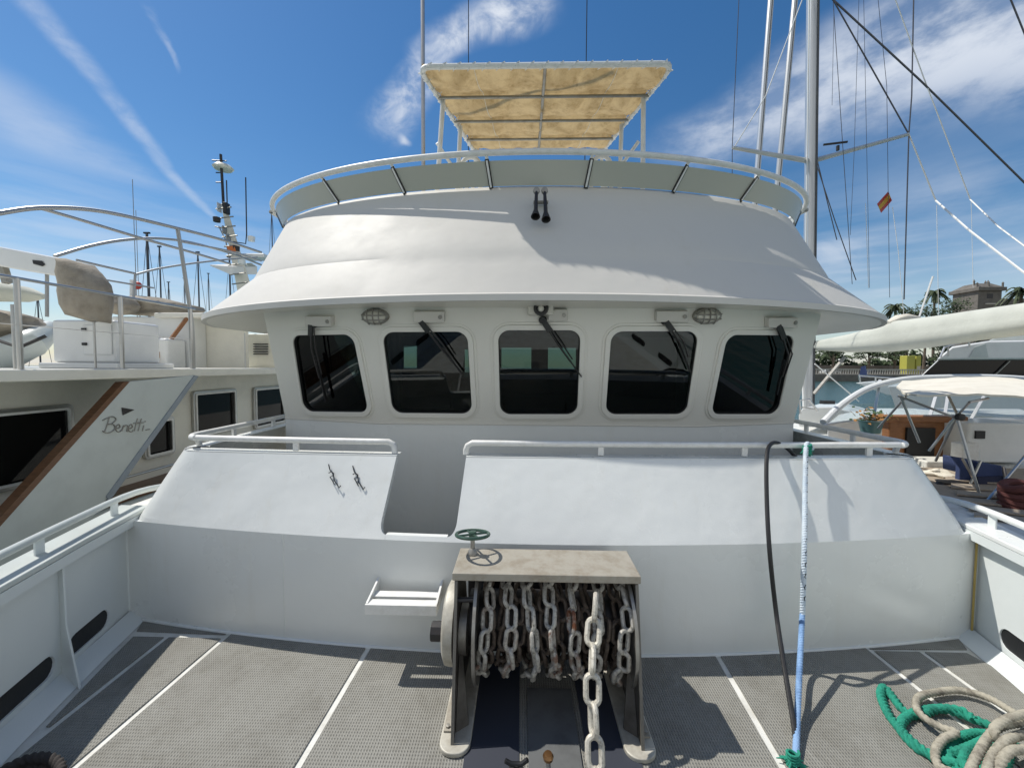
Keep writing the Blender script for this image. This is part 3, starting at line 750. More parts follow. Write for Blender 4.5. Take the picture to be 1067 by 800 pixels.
# side walls with a window opening each, rear wall with openings, cabin floor, dash
XS = 2.31
for sx in (-1, 1):
    yl, yh = wy(XS, ZB), wy(XS, ZT)
    sw = MB(); 
    sw.prism([(sx*XS, yl+.062, -.02), (sx*XS, 7.0, -.02), (sx*XS, 7.0, ZT), (sx*XS, yh+.062, ZT), (sx*XS, yl+.062, ZB)], (-sx*.05, 0, 0))
    swo = part('wheelhouse_side', sw, cream, Y)
    cut(swo, [MB().box((sx*XS-.2, 4.15, 1.32), (sx*XS+.2, 4.85, 1.90)), MB().box((sx*XS-.2, 5.2, 1.32), (sx*XS+.2, 5.9, 1.90))])
    part('side_pane', MB().box((sx*(XS-.03)-.003, 4.10, 1.27), (sx*(XS-.03)+.003, 4.9, 1.95)), tinted, swo)
    part('side_pane', MB().box((sx*(XS-.03)-.003, 5.15, 1.27), (sx*(XS-.03)+.003, 5.95, 1.95)), tinted, swo)
rw = part('rear_wall', MB().box((-XS+.05, 6.2, .0), (XS-.05, 6.26, 2.15)), inter, Y)
cut(rw, [MB().box((a, 6.0, z0), (b, 6.5, z1)) for a, b, z0, z1 in ((-2.0,-1.78,1.62,1.97),(-1.03,-.70,1.48,1.92),(-.45,0.02,1.62,1.95),(.28,.72,1.62,1.95),(.95,1.05,1.5,1.9))])
ci = MB().box((-XS+.06, 3.45, .6), (XS-.06, 6.2, .63)); part('cabin_floor', ci, inter, Y)
da = MB().prism([(-1.85, 3.72, 1.02), (-1.85, 3.58, 1.12), (-1.85, 3.58, 1.20), (-1.85, 3.82, 1.24), (-1.85, 3.95, 1.0)], (3.7, 0, 0)); part('dashboard', da, inter, Y)
hsn = MB().lathe([(.0,0),(.20,.01),(.22,.05),(.22,.22),(.17,.33),(.0,.36)], (-1.95, 4.05, 1.15), n=20); part('helm_seat', hsn, inter, Y)
hs2 = MB().box((-.9, 4.2, 1.0), (-.35, 4.5, 1.52)); part('helm_chair', hs2, inter, Y, bevel=.08)
cu = MB().loft([[(-1.86+.36*i/16, 4.5+.025*math.sin(i*1.6), z) for i in range(17)] for z in (.9, 2.12)]); part('curtain', cu, curtain, Y)
part('cabin_ceiling', MB().box((-XS+.06, 3.35, 2.120), (XS-.06, 6.2, 2.135)), inter, Y)

# ---- roof: brow edge, crease, coaming, fly bridge deck
def plan(Yf, Ys, Xs, zc, zs, n=44, yaft=8.5, ex=2.0):
    P = []
    for i in range(n+1):
        th = -math.pi/2+math.pi*i/n; x = Xs*math.sin(th); k = 1-(max(0, 1-abs(x/Xs)**ex))**.5
        P.append(Vector((x, Yf+(Ys-Yf)*k, zc+(zs-zc)*k)))
    return [Vector((-Xs, yaft, zs))] + P + [Vector((Xs, yaft, zs))]
def shrink(P, d):
    out = []
    for p in P:
        q = Vector((p.x*(1-d/3.0), p.y+d*(1-abs(p.x)/3.05*.6), p.z)); out.append(q)
    return out
B0 = plan(2.70, 3.70, 3.06, 2.10, 2.01)
B1 = [p+Vector((0, .004, .045)) for p in B0]
B1b = [Vector((p.x*.994, p.y+.018, p.z+.056)) for p in B0]
CR = plan(2.92, 3.95, 2.74, 2.465, 2.435)
CRb = [Vector((p.x*.997, p.y+.012, p.z+.03)) for p in CR]
TP = plan(3.38, 4.52, 2.75, 3.15, 3.12)
def lerpring(a, b, t): return [p.lerp(q, t) for p, q in zip(a, b)]
mb = MB(); rings = [shrink(B0, .035), B0, B1, B1b] + [lerpring(B1b, CR, t) for t in (.25, .5, .75)] + [CR, CRb] + [lerpring(CRb, TP, t) for t in (.2, .4, .6, .8)] + [TP]
TPi = [Vector((p.x*.96, p.y+.05, p.z+.004)) for p in TP]; rings.append([Vector((p.x*.992, p.y+.012, p.z+.012)) for p in TP]); rings.append(TPi)
mb.loft(rings)
roof = part('wheelhouse_roof', mb, whiteU, Y, ang=13)
# soffit
so1 = shrink(B0, .035); so2 = [Vector((p.x, max(p.y, 3.0), 2.10+.0)) for p in plan(3.06, 3.3, 2.25, 2.14, 2.14)]
part('soffit', MB().loft([so1, so2]), cream, roof)
inner_ = MB().loft([[Vector((p.x, p.y, p.z)) for p in TPi], [Vector((p.x, p.y+.02, 2.62)) for p in TPi]]); part('coaming_inside', inner_, whiteU, roof)
fd = MB(); n_ = len(TPi); fd.add([Vector((p.x, p.y+.02, 2.62)) for p in TPi], [tuple(range(n_))]); part('flybridge_deck', fd, deckw, roof)
# ---- wind deflector and flybridge rail
DF0 = [Vector((p.x*1.004, p.y-.012, p.z+.006)) for p in TP]
DF1 = plan(3.275, 4.78, 2.95, 3.320, 3.36)
RL = plan(3.245, 4.82, 3.01, 3.368, 3.405)
part('wind_deflector', MB().loft([DF0[1:-1], lerpring(DF0, DF1, .5)[1:-1], DF1[1:-1]]), defl, Y, solid=.006)
rail = part('flybridge_rail', MB().tube(catmull(RL, 2), .024, 12), whitep, Y)
def ring_at(P, ratio):
    best = None
    for a, b in zip(P[1:-1], P[2:-1]):
        ra, rb = (a.x-CX)/a.y, (b.x-CX)/b.y
        if (ra-ratio)*(rb-ratio) <= 0 and abs(a.x) < 2.75: return a.lerp(b, (ratio-ra)/(rb-ra))
    return None
for topx, botx in ((334,354),(417,429),(514,516),(609,608),(706,700),(786,772)):
    dt = raydir(topx, 180); dbt = raydir(botx, 200)
    pb = ring_at(DF0, dbt.x/dbt.y)
    if not pb: continue
    ki = min(range(len(DF0)), key=lambda k: (DF0[k]-pb).length); pb, pt, pr_ = DF0[ki], DF1[ki], RL[ki]
    d = (pt-pb).normalized(); out = Vector((pt.x, -2.5, 0)).normalized() if 0 else Vector((pt.x*.5, -1, -.3)).normalized()
    bk_ = part('rail_bracket', MB().bar(pb-d*.02+out*.012, pt+d*.01+out*.012, .034, .010, up=out), dark, rail)
    part('bracket_strip', MB().bar(pb-d*.01+out*.019, pt+out*.019, .016, .004, up=out), whitep, rail)
    part('post', MB().tube([pt, pr_-Vector((0,0,.01))], .013, 8), whitep, rail)
for sx in (-1, 1):
    for k in (4, 10, 1):
        a = DF0[k] if sx < 0 else DF0[-1-k]; b = DF1[k] if sx < 0 else DF1[-1-k]; c = RL[k] if sx < 0 else RL[-1-k]
        if k == 10: continue
        part('rail_bracket', MB().bar(a, b, .03, .02), dark, rail); part('post', MB().tube([b, c], .013, 8), whitep, rail)

# ---- lights, wipers, horns, searchlight
def onwall(px, py, i, d=0):
    p0, u, v, n = facet(i); return atP(px, py, p0, n)+n*d
wip = [ (0,(319,326,350,340),(328,337.5),(330,362),(341,412)), (1,(429,321,465,336),(440,334),(458,357),(480,386)),
        (2,(568,319,592,334),(565.5,333),(580,356),(603,388)), (3,(679,320.5,716,335.5),(692,334),(705,355),(717,384)), (4,(793,327.5,827,341.5),(806,338),(815,368),(807,406))]
for i, bx, pv, kn, tip in wip:
    p0, u, v, n = facet(i)
    q = [onwall(bx[0]+3, bx[3]-1, i), onwall(bx[2]-1, bx[3]-1, i), onwall(bx[2]-1, bx[1]+2.5, i), onwall(bx[0]+3, bx[1]+2.5, i)]
    wp = part('wiper', MB().prism(q, n*.05), whiteU, Y, bevel=.006)
    part('motor_cap', MB().lathe([(.016,0),(.016,.008),(0,.010)], (q[1]+q[2])/2+n*.05-u*.03, n, 10), dsteel, wp)
    part('arm', MB().lathe([(.028,0),(.032,.02),(.024,.035),(0,.04)], onwall(*pv, i, .002), n, 14)
         .tube([onwall(*pv, i, .05), onwall(kn[0], kn[1], i, .060), onwall(tip[0]*.6+kn[0]*.4, tip[1]*.6+kn[1]*.4, i, .045)], .0075, 8)
         .tube([onwall(pv[0]+3.5, pv[1]+1, i, .05), onwall(kn[0]+4, kn[1]-1, i, .060), onwall(tip[0]*.55+kn[0]*.45+3, tip[1]*.55+kn[1]*.45-1, i, .045)], .0055, 8)
         .bar(onwall(*pv, i, .045), onwall(pv[0]*.55+kn[0]*.45, pv[1]*.55+kn[1]*.45, i, .058), .04, .016, up=n), blackp, wp)
    a = Vector(kn); b = Vector(tip); d = (b-a)
    ba = a+d*.15; bb = a+d*1.10
    part('blade', MB().bar(onwall(ba.x, ba.y, i, .028), onwall(bb.x, bb.y, i, .028), .010, .022, up=n), black, wp)
for (lx, ly, i) in ((392, 329.5, 1), (735.5, 328.7, 3)):
    p0, u, v, n = facet(i)
    c = onwall(lx, ly, i)
    def ov(a, b, d, k=28): return [c+u*a*math.cos(2*math.pi*j/k)+v*b*math.sin(2*math.pi*j/k)+n*d for j in range(k)]
    bl_ = part('bulkhead_light', MB().loft([ov(.105,.062,.0), ov(.105,.062,.03), ov(.098,.056,.038), ov(.085,.046,.038)], closed=True).add(ov(.105,.062,.0),[tuple(range(28))]), dsteel, Y)
    part('lens', MB().loft([ov(.085,.046,.036), ov(.078,.040,.055), ov(.05,.025,.068), ov(.001,.001,.072)], closed=True), bulbm, bl_)
    cg = MB()
    for a in (-.045, 0, .045): cg.tube([c+u*a+v*(.056*math.cos(t))+n*(.038+.042*math.sin(t)) for t in [math.pi*k/8 for k in range(9)]], .005, 6)
    for b in (-.018, .018): cg.tube([c+v*b+u*(.098*math.cos(t))+n*(.038+.040*math.sin(t)) for t in [math.pi*k/10 for k in range(11)]], .005, 6)
    part('guard', cg, dsteel, bl_)
p0, u, v, n = facet(2); c = onwall(563, 323, 2)
sl = part('searchlight', MB().box(c+Vector((-.095,-.09,-.045)), c+Vector((.095,.02,.035))), cream, Y, bevel=.012)
part('lamp_barrel', MB().lathe([(.050,0),(.056,.02),(.056,.03),(.040,.032),(.038,.008)], c+Vector((0,-.089,-.004)), (0,-1,0), 20), blackp, sl)
part('bulb', MB().lathe([(0,.034),(.018,.030),(.024,.015),(.02,.0)], c+Vector((0,-.091,-.004)), (0,-1,0), 14), bulbm, sl)
hp = Vector((-.0, 3.17, 2.98))
hn = part('air_horn', MB().box(atY(556,209,3.18), atY(571,213,3.23)), dsteel, Y)
for (tx, ty, bx_, by_) in ((559,199,558,226), (567.5,199,569,229)):
    t_ = atY(tx, ty, 3.15); b_ = atY(bx_, by_, 3.02); d = (b_-t_).normalized(); L = (b_-t_).length
    part('trumpet', MB().lathe([(.012,0),(.014,L*.4),(.016,L*.75),(.034,L*.98),(.035,L),(.029,L*.985),(.014,L*.80)], t_, d, 18), dark, hn)
    part('diaphragm_cap', MB().lathe([(.0,-.018),(.024,-.015),(.027,.0),(.024,.015),(0,.018)], t_+Vector((0,0,.0)), (0,-1,.1), 18), dsteel, hn)

# ---- whip / pole at the left rear of the canopy
part('antenna_pole', MB().tube([(-1.115, 3.98, 2.62), (-1.115, 3.98, 6.9)], .020, 10), steel, Y)
for ax, ay in ((-.86, 5.4), (.66, 5.2)):
    part('whip_antenna', MB().tube([(ax, ay, 2.62), (ax, ay, 9.0)], .006, 6), blackp, Y)
# ---- bimini top
CZ0 = 4.04
bm_ = [atZ(437, 71, CZ0), atZ(697, 70, CZ0), atZ(626, 157, CZ0), atZ(497, 157, CZ0)]
y1, y2 = 3.27, 4.50; xf, xr = .99, .69
def bp(s, t, z=0):   # s -1..1, t 0..1
    x = s*(xf+(xr-xf)*t); return Vector((x+.042, y1+(y2-y1)*t, CZ0+z))
bars_t = [0, .27, .55, .80, 1.0]
def sag(s, t):
    k = 0
    for a, b in zip(bars_t, bars_t[1:]):
        if a <= t <= b: q = (t-a)/(b-a); k = math.sin(math.pi*q)
    return -.045*k*(1+.25*math.sin(s*7)) + .006*math.sin(s*23+t*9)
grid = [[bp(s/14, t/24, .028+sag(s/14, t/24)) for s in range(-14, 15)] for t in range(25)]
bt = MB().loft(grid)
Bm = part('bimini_top', bt, bimcanvas, Y, solid=.004)
fr = MB()
rim = []
def corner(p, a, b, r=.10):
    p, a, b = Vector(p), Vector(a), Vector(b); u = (a-p).normalized()*r; w = (b-p).normalized()*r
    return [p+u*(1-q)**2+w*q**2 for q in (0, .25, .5, .75, 1)]
cs = [bp(-1,0), bp(1,0), bp(1,1), bp(-1,1)]
for i in range(4): rim += corner(cs[i], cs[i-1], cs[(i+1) % 4])
# widen rim slightly beyond the cloth
cc_ = sum(rim, Vector())/len(rim); rim = [cc_+(p-cc_)*1.025 for p in rim]
frm = part('bimini_frame', MB().tube(rim, .021, 10, closed=True), whitep, Bm)
for t in bars_t[1:-1]: part('cross_bar', MB().tube([bp(-1.02, t, -.012), bp(1.02, t, -.012)], .013, 8), dsteel, Bm)
part('centre_bar', MB().tube([bp(0, 0, -.005), bp(0, 1, -.005)], .014, 8), dsteel, Bm)
for s_ in (-.58, .60): part('seam_cord', MB().tube([bp(s_, t/24, .024+sag(s_, t/24)) for t in range(25)], .003, 5), cream, Bm)
lc = MB()
lac = lc
for k in range(17):      # lacing over the front and side rims
    s0 = -1+2*(k+.3)/17; p = bp(s0, 0); lc.tube([p+Vector((-.02,.035,-.0)), p+Vector((0,-.022,-.024)), p+Vector((.03,-.045,.0)), p+Vector((.05,-.02,.03)), p+Vector((.055,.03,.02))], .0035, 5)
for sx in (-1, 1):
    for k in range(14):
        t0_ = (k+.4)/14; p = bp(sx, t0_); lc.tube([p+Vector((-sx*.045,-.02,.02)), p+Vector((sx*.01,0,-.028)), p+Vector((sx*.05,.02,.0)), p+Vector((sx*.02,.045,.03)), p+Vector((-sx*.04,.05,.02))], .0035, 5)
part('lacing', lc, wline, Bm)
pl_ = MB()
for sx in (-1, 1):
    def leg(a, b, r=.021, m=whitep): part('support_leg', MB().tube(a if isinstance(a, list) else [a, b], r, 10), m, Bm)
    leg(bp(sx*.99, .30), Vector((sx*.96, 3.68, 2.62))); leg(bp(sx*.99, .62), Vector((sx*.86, 4.2, 2.62))); leg(bp(sx*.98, .97), Vector((sx*.79, 4.5, 2.62)), .018)
    leg(Vector((sx*.93, 3.75, 3.72)), Vector((sx*.66, 4.1, 3.40)), .016)
    arcp = [Vector((sx*.66-sx*.10*math.cos(q), 4.1, 3.66+.11*math.sin(q))) for q in [math.pi*k/8 for k in range(9)]]
    leg([Vector((sx*.56, 4.1, 2.62))]+arcp+[Vector((sx*.76, 4.1, 2.62))], None, .022)

# ================================================================== WINDLASS with chain reel
# measured: cover front edge Y 1.77, z .69
wl = thing('chain_windlass', (.04, 1.9, 0), 'steel chain windlass with beige cover and feet standing on the grey foredeck', 'windlass')
xl, xr_ = atY(474, 602, 1.80).x, atY(665, 602, 1.80).x
ZC = .69
cv = MB()
cv.prism([(xl-.012, 1.795, ZC-.036), (xl-.012, 1.795, ZC), (xl-.012, 2.045, ZC+.004), (xl-.012, 2.045, ZC-.036), (xl-.012, 2.035, ZC-.036), (xl-.012, 2.035, ZC-.008), (xl-.012, 1.807, ZC-.010), (xl-.012, 1.807, ZC-.036)], (xr_-xl+.024, 0, 0))
cv.box((xl-.0119, 1.8075, ZC-.036), (xl-.004, 2.0345, ZC-.011)).box((xr_+.004, 1.8075, ZC-.036), (xr_+.0119, 2.0345, ZC-.011))
cover = part('cover', cv, rustst, wl, bevel=.004)
AXY, AXZ = 1.985, .365
for sx, X in ((-1, xl), (1, xr_)):
    XB = X-sx*.012
    o8 = [(XB, 1.63, .03), (XB, 2.20, .03), (X, 2.03, ZC-.012), (X, 1.81, ZC-.012)]
    sp = part('side_plate', MB().prism(o8, (-sx*.010, 0, 0)), dplate, wl)
    part('edge_flange', MB().prism([(XB+sx*.001, 1.628, .03), (X+sx*.001, 1.802, ZC-.038), (X-sx*.013, 1.802, ZC-.038), (XB-sx*.013, 1.628, .03)], (0, -.006, 0)), mat('plate_edge_%d' % sx, (.16,.15,.13), .5, .2), wl)
    # foot: rounded base plate
    fp = [Vector((X-sx*.095, 1.585)), Vector((X+sx*.040, 1.585)), Vector((X+sx*.040, 2.19)), Vector((X-sx*.095, 2.19))]
    if sx > 0: fp = fp[::-1]
    ft = part('foot', MB().prism([(p.x, p.y, .0075) for p in round2(fp, .06, 6)], (0, 0, .022)), wplate, wl, bevel=.006)
    part('tread_plate', MB().hexa([(X-sx*.006, 1.68, .0296), (X+sx*.030, 1.68, .0296), (X+sx*.030, 1.95, .0296), (X-sx*.006, 1.95, .0296), (X-sx*.006, 1.68, .038), (X+sx*.030, 1.68, .038), (X+sx*.030, 1.95, .038), (X-sx*.006, 1.95, .038)]), rustst, ft)
    for yy in (1.70, 1.9): part('bolt', MB().lathe([(.010,0),(.010,.008),(0,.010)], (X+sx*.015, yy, .038), (0,0,1), 6), dsteel, ft)
    part('gusset', MB().prism([(X-sx*.024, 1.68, .03), (X-sx*.075, 1.72, .03), (X-sx*.020, 1.85, .40)], (0, .010, 0)), dplate, wl)
drum = part('drum', MB().lathe([(.13, 0), (.13, xr_-xl-.10)], (xl+.05, AXY, AXZ), (1,0,0), 32), dark, wl)
for X, s_ in ((atY(494, 680, 1.75).x, -1), (atY(661, 680, 1.75).x, 1)):
    part('drum_flange', MB().lathe([(.05, -.004), (.282, -.004), (.288, -.0075), (.288, .0075), (.282, .004), (.05, .004)], (X, AXY, AXZ), (1,0,0), 48), dsteel, wl)
part('motor', MB().lathe([(.10,0),(.115,.005),(.115,.04),(.10,.045)], (xl+.012, 1.90, .36), (1,0,0), 28), dsteel, wl)
part('gearbox', MB().lathe([(.16,0),(.185,.012),(.19,.03),(.19,.055),(.16,.06)], (xl-.062, 1.93, .375), (1,0,0), 36), wplate, wl)
part('shaft_nut', MB().lathe([(.045,0),(.045,.055),(.03,.06),(.03,.075)], (xl-.125, 1.87, .36), (1,0,0), 9), dark, wl)
part('tie_rod', MB().tube([(xl+.01, 1.80, .56), (xl+.10, 1.80, .565)], .012, 8), dark, wl)
part('rear_web', MB().box((xl+.01, 2.19, .03), (xr_-.01, 2.198, .50)), dark, wl)
# brake hand wheel
wc = atY(492.5, 556.5, 1.98)
wm = Matrix.Rotation(R(-9), 3, 'X')
hw = part('hand_wheel', MB().tube([wc+wm @ Vector((math.cos(t), math.sin(t), 0))*.083 for t in [2*math.pi*k/32 for k in range(32)]], .0085, 8, closed=True), greenp, wl)
sp_ = MB().lathe([(.018,-.012),(.022,0),(.018,.014),(0,.018)], wc, n=14)
for k in range(4):
    t = 2*math.pi*k/4+.5; sp_.tube([wc, wc+wm @ Vector((math.cos(t), math.sin(t), 0))*.083], .006, 6)
part('spokes', sp_, greenp, hw)
part('stem', MB().lathe([(.011,0),(.011,wc.z-ZC),(0,wc.z-ZC)], (wc.x, wc.y, ZC+.002), n=12), dsteel, hw)
part('stem_collar', MB().lathe([(.026,0),(.024,.015),(.013,.03)], (wc.x, wc.y, ZC+.004), n=14), dsteel, hw)
# deck channel with pins in front
part('deck_channel', MB().box((-.09, .6, .0078), (.13, 1.95, .020)), mat('worn_grey_paint', (.12,.125,.125), .6, var=.6, vscale=8), wl)
for a_, b_ in ((-.36,-.13),(.16,.38)): part('base_mat', MB().box((a_, .8, .0078), (b_, 2.15, .012)), mat('dark_mat_%d' % (a_*100), (.03,.035,.05), .7), wl)

# ---- chain
def link_mesh(name, m, L=.145, Wd=.088, r=.0115, n=20, k=8):
    pts = []; R_ = Wd/2-r; h = L/2-r-R_
    for i in range(n):
        th = 2*math.pi*i/n; x = R_*math.cos(th); z = R_*math.sin(th)+(h if math.sin(th) > 0 else -h); pts.append((x, 0, z))
    return MB().tube(pts, r, k, closed=True).mesh(name, m)
lk = link_mesh('chain_link', chainm, .112, .068, .0105)
rz0 = atY(620, 612, 1.70)
ch = thing('anchor_chain', (rz0.x, 1.7, 0), 'heavy galvanised anchor chain with rust wound on the windlass drum and hanging down in front', 'chain')
def place(parent, p, axis, roll, me=lk, name='chain_link'):
    o = bpy.data.objects.new(name, me); C.objects.link(o); o.parent = parent
    q = Vector(axis).normalized().to_track_quat('Z', 'Y'); 
    o.rotation_mode = 'QUATERNION'; o.rotation_quaternion = q @ Matrix.Rotation(roll, 3, 'Z').to_quaternion(); o.location = Vector(p)-Vector(parent.location)
    return o
xa = atY(494, 680, 1.75).x+.045; xb = atY(661, 680, 1.75).x-.045
ncol = 7; cnt = 0; pitch = .090
Rw = .235
for c_ in range(ncol):
    X = xa+(xb-xa)*c_/(ncol-1); ph = random.random()*.4; RR = Rw+random.uniform(-.012, .015)
    dth = pitch/RR; k = 0; th = R(78)-ph*dth
    while th > R(-100):
        th_ = th+random.uniform(-.03, .03)
        # theta measured from straight up (towards camera = -Y)
        a = th
        p = Vector((X+.020*math.sin(a*2+c_)+random.uniform(-.008, .008), AXY-RR*math.cos(a), AXZ+RR*math.sin(a)))
        tv = Vector((random.uniform(-.10,.10), math.sin(a), math.cos(a)))
        place(ch, p, tv, (R(45) if k % 2 else R(-45))+random.uniform(-.35, .35)); cnt += 1
        th -= dth; k += 1
lowm = MB()
def addlink(mb, p, axis, roll):
    q = Vector(axis).normalized().to_track_quat('Z', 'Y').to_matrix() @ Matrix.Rotation(roll, 3, 'Z')
    n0 = len(mb.v); mb.v += [q @ v.co + Vector(p) for v in lk.vertices]; mb.f += [tuple(i+n0 for i in f.vertices) for f in lk.polygons]
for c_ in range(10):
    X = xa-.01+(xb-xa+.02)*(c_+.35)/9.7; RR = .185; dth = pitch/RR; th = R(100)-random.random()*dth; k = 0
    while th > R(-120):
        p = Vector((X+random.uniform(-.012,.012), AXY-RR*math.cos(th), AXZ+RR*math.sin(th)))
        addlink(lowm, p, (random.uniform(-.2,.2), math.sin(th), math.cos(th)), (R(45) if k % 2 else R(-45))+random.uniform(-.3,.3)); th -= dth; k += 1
tag(part('lower_layer', lowm, mat_chain('buried_chain', (.11,.085,.065), (.025,.02,.018), .0), ch), kind='stuff')  # dirty inner turns, coloured darker to imitate the shade inside the drum
# free end: over the top of the turns, down and out towards the bow
fp_ = [atY(620, 632, 1.75), atY(618, 664, 1.69), atY(617, 700, 1.60), atY(618, 740, 1.545), atY(620, 790, 1.475), atY(622, 860, 1.38), atY(623, 960, 1.25)]
crv = catmull(fp_, 30); s = 0; k = 0; last = crv[0]; nxt = 0
dist = 0; 
big = link_mesh('chain_link_free', chainf, .125, .078, .0122)
for a, b in zip(crv, crv[1:]):
    dist += (b-a).length
    if dist >= nxt and cnt < 112:
        place(ch, a, (b-a), (R(8) if k % 2 else R(80))+random.uniform(-.12, .12), big); nxt += .101; k += 1; cnt += 1
# little studs on deck in front of the windlass
pin = thing('chain_stopper_pin', atZ(571, 806, .012), 'small chrome pin with dark brass head standing in front of the chain reel', 'pin')
pc = Vector(pin.location)
part('shank', MB().lathe([(.014,0),(.012,.02),(.010,.06)], pc, n=12), steel, pin)
part('head', MB().lathe([(.010,0),(.020,.004),(.022,.016),(.016,.026),(0,.028)], pc+Vector((0,0,.06)), n=14), mat('brass', (.30,.16,.07), .3, .8), pin)
cl = thing('deck_cleat', atZ(538, 806, .012), 'small black deck cleat in the shade in front of the windlass', 'cleat')
pc = Vector(cl.location)
part('horn', MB().tube([pc+Vector((-.045,0,.055)), pc+Vector((-.02,0,.042)), pc+Vector((.02,0,.042)), pc+Vector((.045,0,.062))], .009, 8), black, cl)
part('base', MB().box(pc+Vector((-.03,-.02,0)), pc+Vector((.03,.02,.012))), black, cl)
part('base_post', MB().tube([pc+Vector((0,0,.01)), pc+Vector((0,0,.042))], .012, 8), black, cl)

# ================================================================== HOSE AND ROPES
hz = catmull([Vector((.98+.36, 2.66, .55)), atY(843, 500, 2.62), atY(826, 473, 2.60), atY(812, 462, 2.56), atY(803, 463, 2.52), atY(799, 476, 2.43), atY(799, 520, 2.30), atY(802, 575, 2.17), atZ(809, 640, .30), atZ(819, 705, .15), atZ(828, 760, .045), atZ(832, 803, .012), atZ(838, 830, .012), atZ(850, 870, .012), atZ(900, 940, .012)], 10)
tag(part('hose', MB().tube(hz, .0115, 10), black, origin=hz[6]), 'black rubber hose hung over the bridge rail and down to the deck', 'hose')
rp = [atY(846, 468, 2.56), atY(843, 463, 2.55), atY(840, 466, 2.50), atY(839, 500, 2.40), atY(838, 570, 2.20), atZ(836, 640, .30)]
rp1 = catmull(rp, 30)
rt = thing('mooring_line', Vector(rp1[0]), 'white and blue line tied over the rail with green lashing, right of the black hose', 'rope')
part('upper_rope', MB().tube(rp1, .0125, 12, twist=150, lobes=3, amp=.25), ropew, rt)
fl_ = MB()
for k in range(26):
    i = 16+k*5
    if i+2 < len(rp1): fl_.tube([rp1[i]+Vector((.004,-.0125,0)), rp1[i+1]+Vector((-.003,-.0128,-.004)), rp1[i+2]+Vector((.003,-.012,-.003))], .0028, 4)
part('dark_fleck', fl_, black, rt)
rp2 = catmull([rp1[-1], atZ(833, 700, .15), atZ(831, 745, .06), atZ(829, 792, .022)], 20)
part('lower_rope', MB().tube(rp2, .0125, 12, twist=150, lobes=3, amp=.2), ropebl, rt)
def tuft(c, r, nn, m, parent, name='lashing', sy=1):
    mb = MB()
    for k in range(nn):
        a = random.uniform(0, 6.28); d = Vector((math.cos(a), math.sin(a)*.8, random.uniform(-.9, .6)*sy)).normalized()
        p = c+Vector((random.uniform(-.3,.3), random.uniform(-.3,.3), random.uniform(-.3,.3)))*r
        e = p+d*r*random.uniform(.7, 1.5); mid_ = (p+e)/2+Vector((0,0,.2*r)); mb.tube([p, mid_, e], [.005, .0045, .002], 5)
    for k in range(5):
        mb.tube([c+Vector((.021*math.cos(t), .021*math.sin(t)*1.0, -.03+.012*k+.004*t)) for t in [2*math.pi*j/10 for j in range(11)]], .0055, 6)
    return part(name, mb, m, parent)
tuft(atY(841, 470, 2.51), .028, 16, ropeg, rt); 
tuft(atZ(826, 792, .025), .034, 15, ropeg, rt, 'frayed_end', .3)
# coil of green rope and coil of beige rope on the deck at right
def deckloop(px, z=.02, jig=0): return [atZ(x, y, z if not isinstance(zz_ := z, float) else z+random.uniform(0, jig)) for x, y in px]
g1 = [(1100,795),(1062,778),(1020,762),(985,745),(955,737),(940,742),(932,735),(921,722),(924,717),(933,724),(945,740),(962,752),(990,757),(1030,765),(1060,774)]
def zpath(L): return catmull([atZ(x, y, z) for x, y, z in L], 14)
gr_ = thing('green_rope_coil', atZ(1000, 770, .0), 'thick turquoise green rope lying in loops on the grey deck mats', 'rope')
GR = .0155
G1 = zpath([(1015,750,.05),(1004,741,.05),(985,738,.04),(962,740,.03),(946,746,.025),(938,757,.025),(946,770,.022),(962,783,.022),(985,786,.022),(1010,779,.05),(1030,770,.06)])
G2 = zpath([(1035,757,.06),(1005,745,.04),(978,738,.03),(958,745,.025),(942,740,.022),(932,728,.022),(922,716,.022),(918,724,.022),(925,742,.022),(936,757,.022),(951,772,.03),(975,790,.03),(1000,796,.04),(1030,800,.05)])
part('rope_turn', MB().tube(G1, GR, 12, twist=85, lobes=3, amp=.48), ropeg, gr_)
part('rope_turn', MB().tube(G2, GR, 12, twist=85, lobes=3, amp=.48), ropeg, gr_)
for (cx_, cy_, rx, ry, z) in ((1020,786,30,22,.03),(1026,792,21,16,.055),(1032,797,12,9,.05),(1040,800,45,24,.02)):
    part('rope_turn', MB().tube(catmull([atZ(cx_+rx*math.cos(t), cy_+ry*math.sin(t), z) for t in [2*math.pi*k/12 for k in range(12)]], 8, closed=True), GR, 12, closed=True, twist=85, lobes=3, amp=.48), ropeg, gr_)
bg_ = thing('beige_rope_coil', atZ(1045, 770, .0), 'worn grey beige rope looped over the green rope at the right edge', 'rope')
BR = .0148
B1_ = zpath([(1072,752,.10),(1050,738,.07),(1028,726,.05),(1000,719,.04),(975,721,.04),(958,726,.045),(955,737,.06),(964,748,.06),(982,758,.055),(996,763,.07),(983,770,.06),(975,782,.05),(978,797,.04),(996,806,.04),(1012,812,.03)])
B2_ = zpath([(1100,748,.14),(1065,752,.13),(1042,757,.14),(1030,768,.12),(1020,784,.12),(1012,800,.10),(1005,822,.08)])
B3_ = zpath([(1100,757,.12),(1068,764,.12),(1048,772,.15),(1034,788,.12),(1028,806,.11),(1026,830,.08)])
B4_ = zpath([(1110,772,.10),(1075,780,.12),(1054,782,.15),(1042,796,.12),(1046,812,.10),(1080,815,.10)])
B5_ = zpath([(1110,745,.14),(1080,742,.17),(1052,748,.18),(1036,760,.16),(1046,775,.12),(1080,782,.12)])
for b_ in (B1_, B2_, B3_, B4_, B5_): part('rope_turn', MB().tube(b_, BR, 12, twist=70, lobes=4, amp=.18), ropeb, bg_)
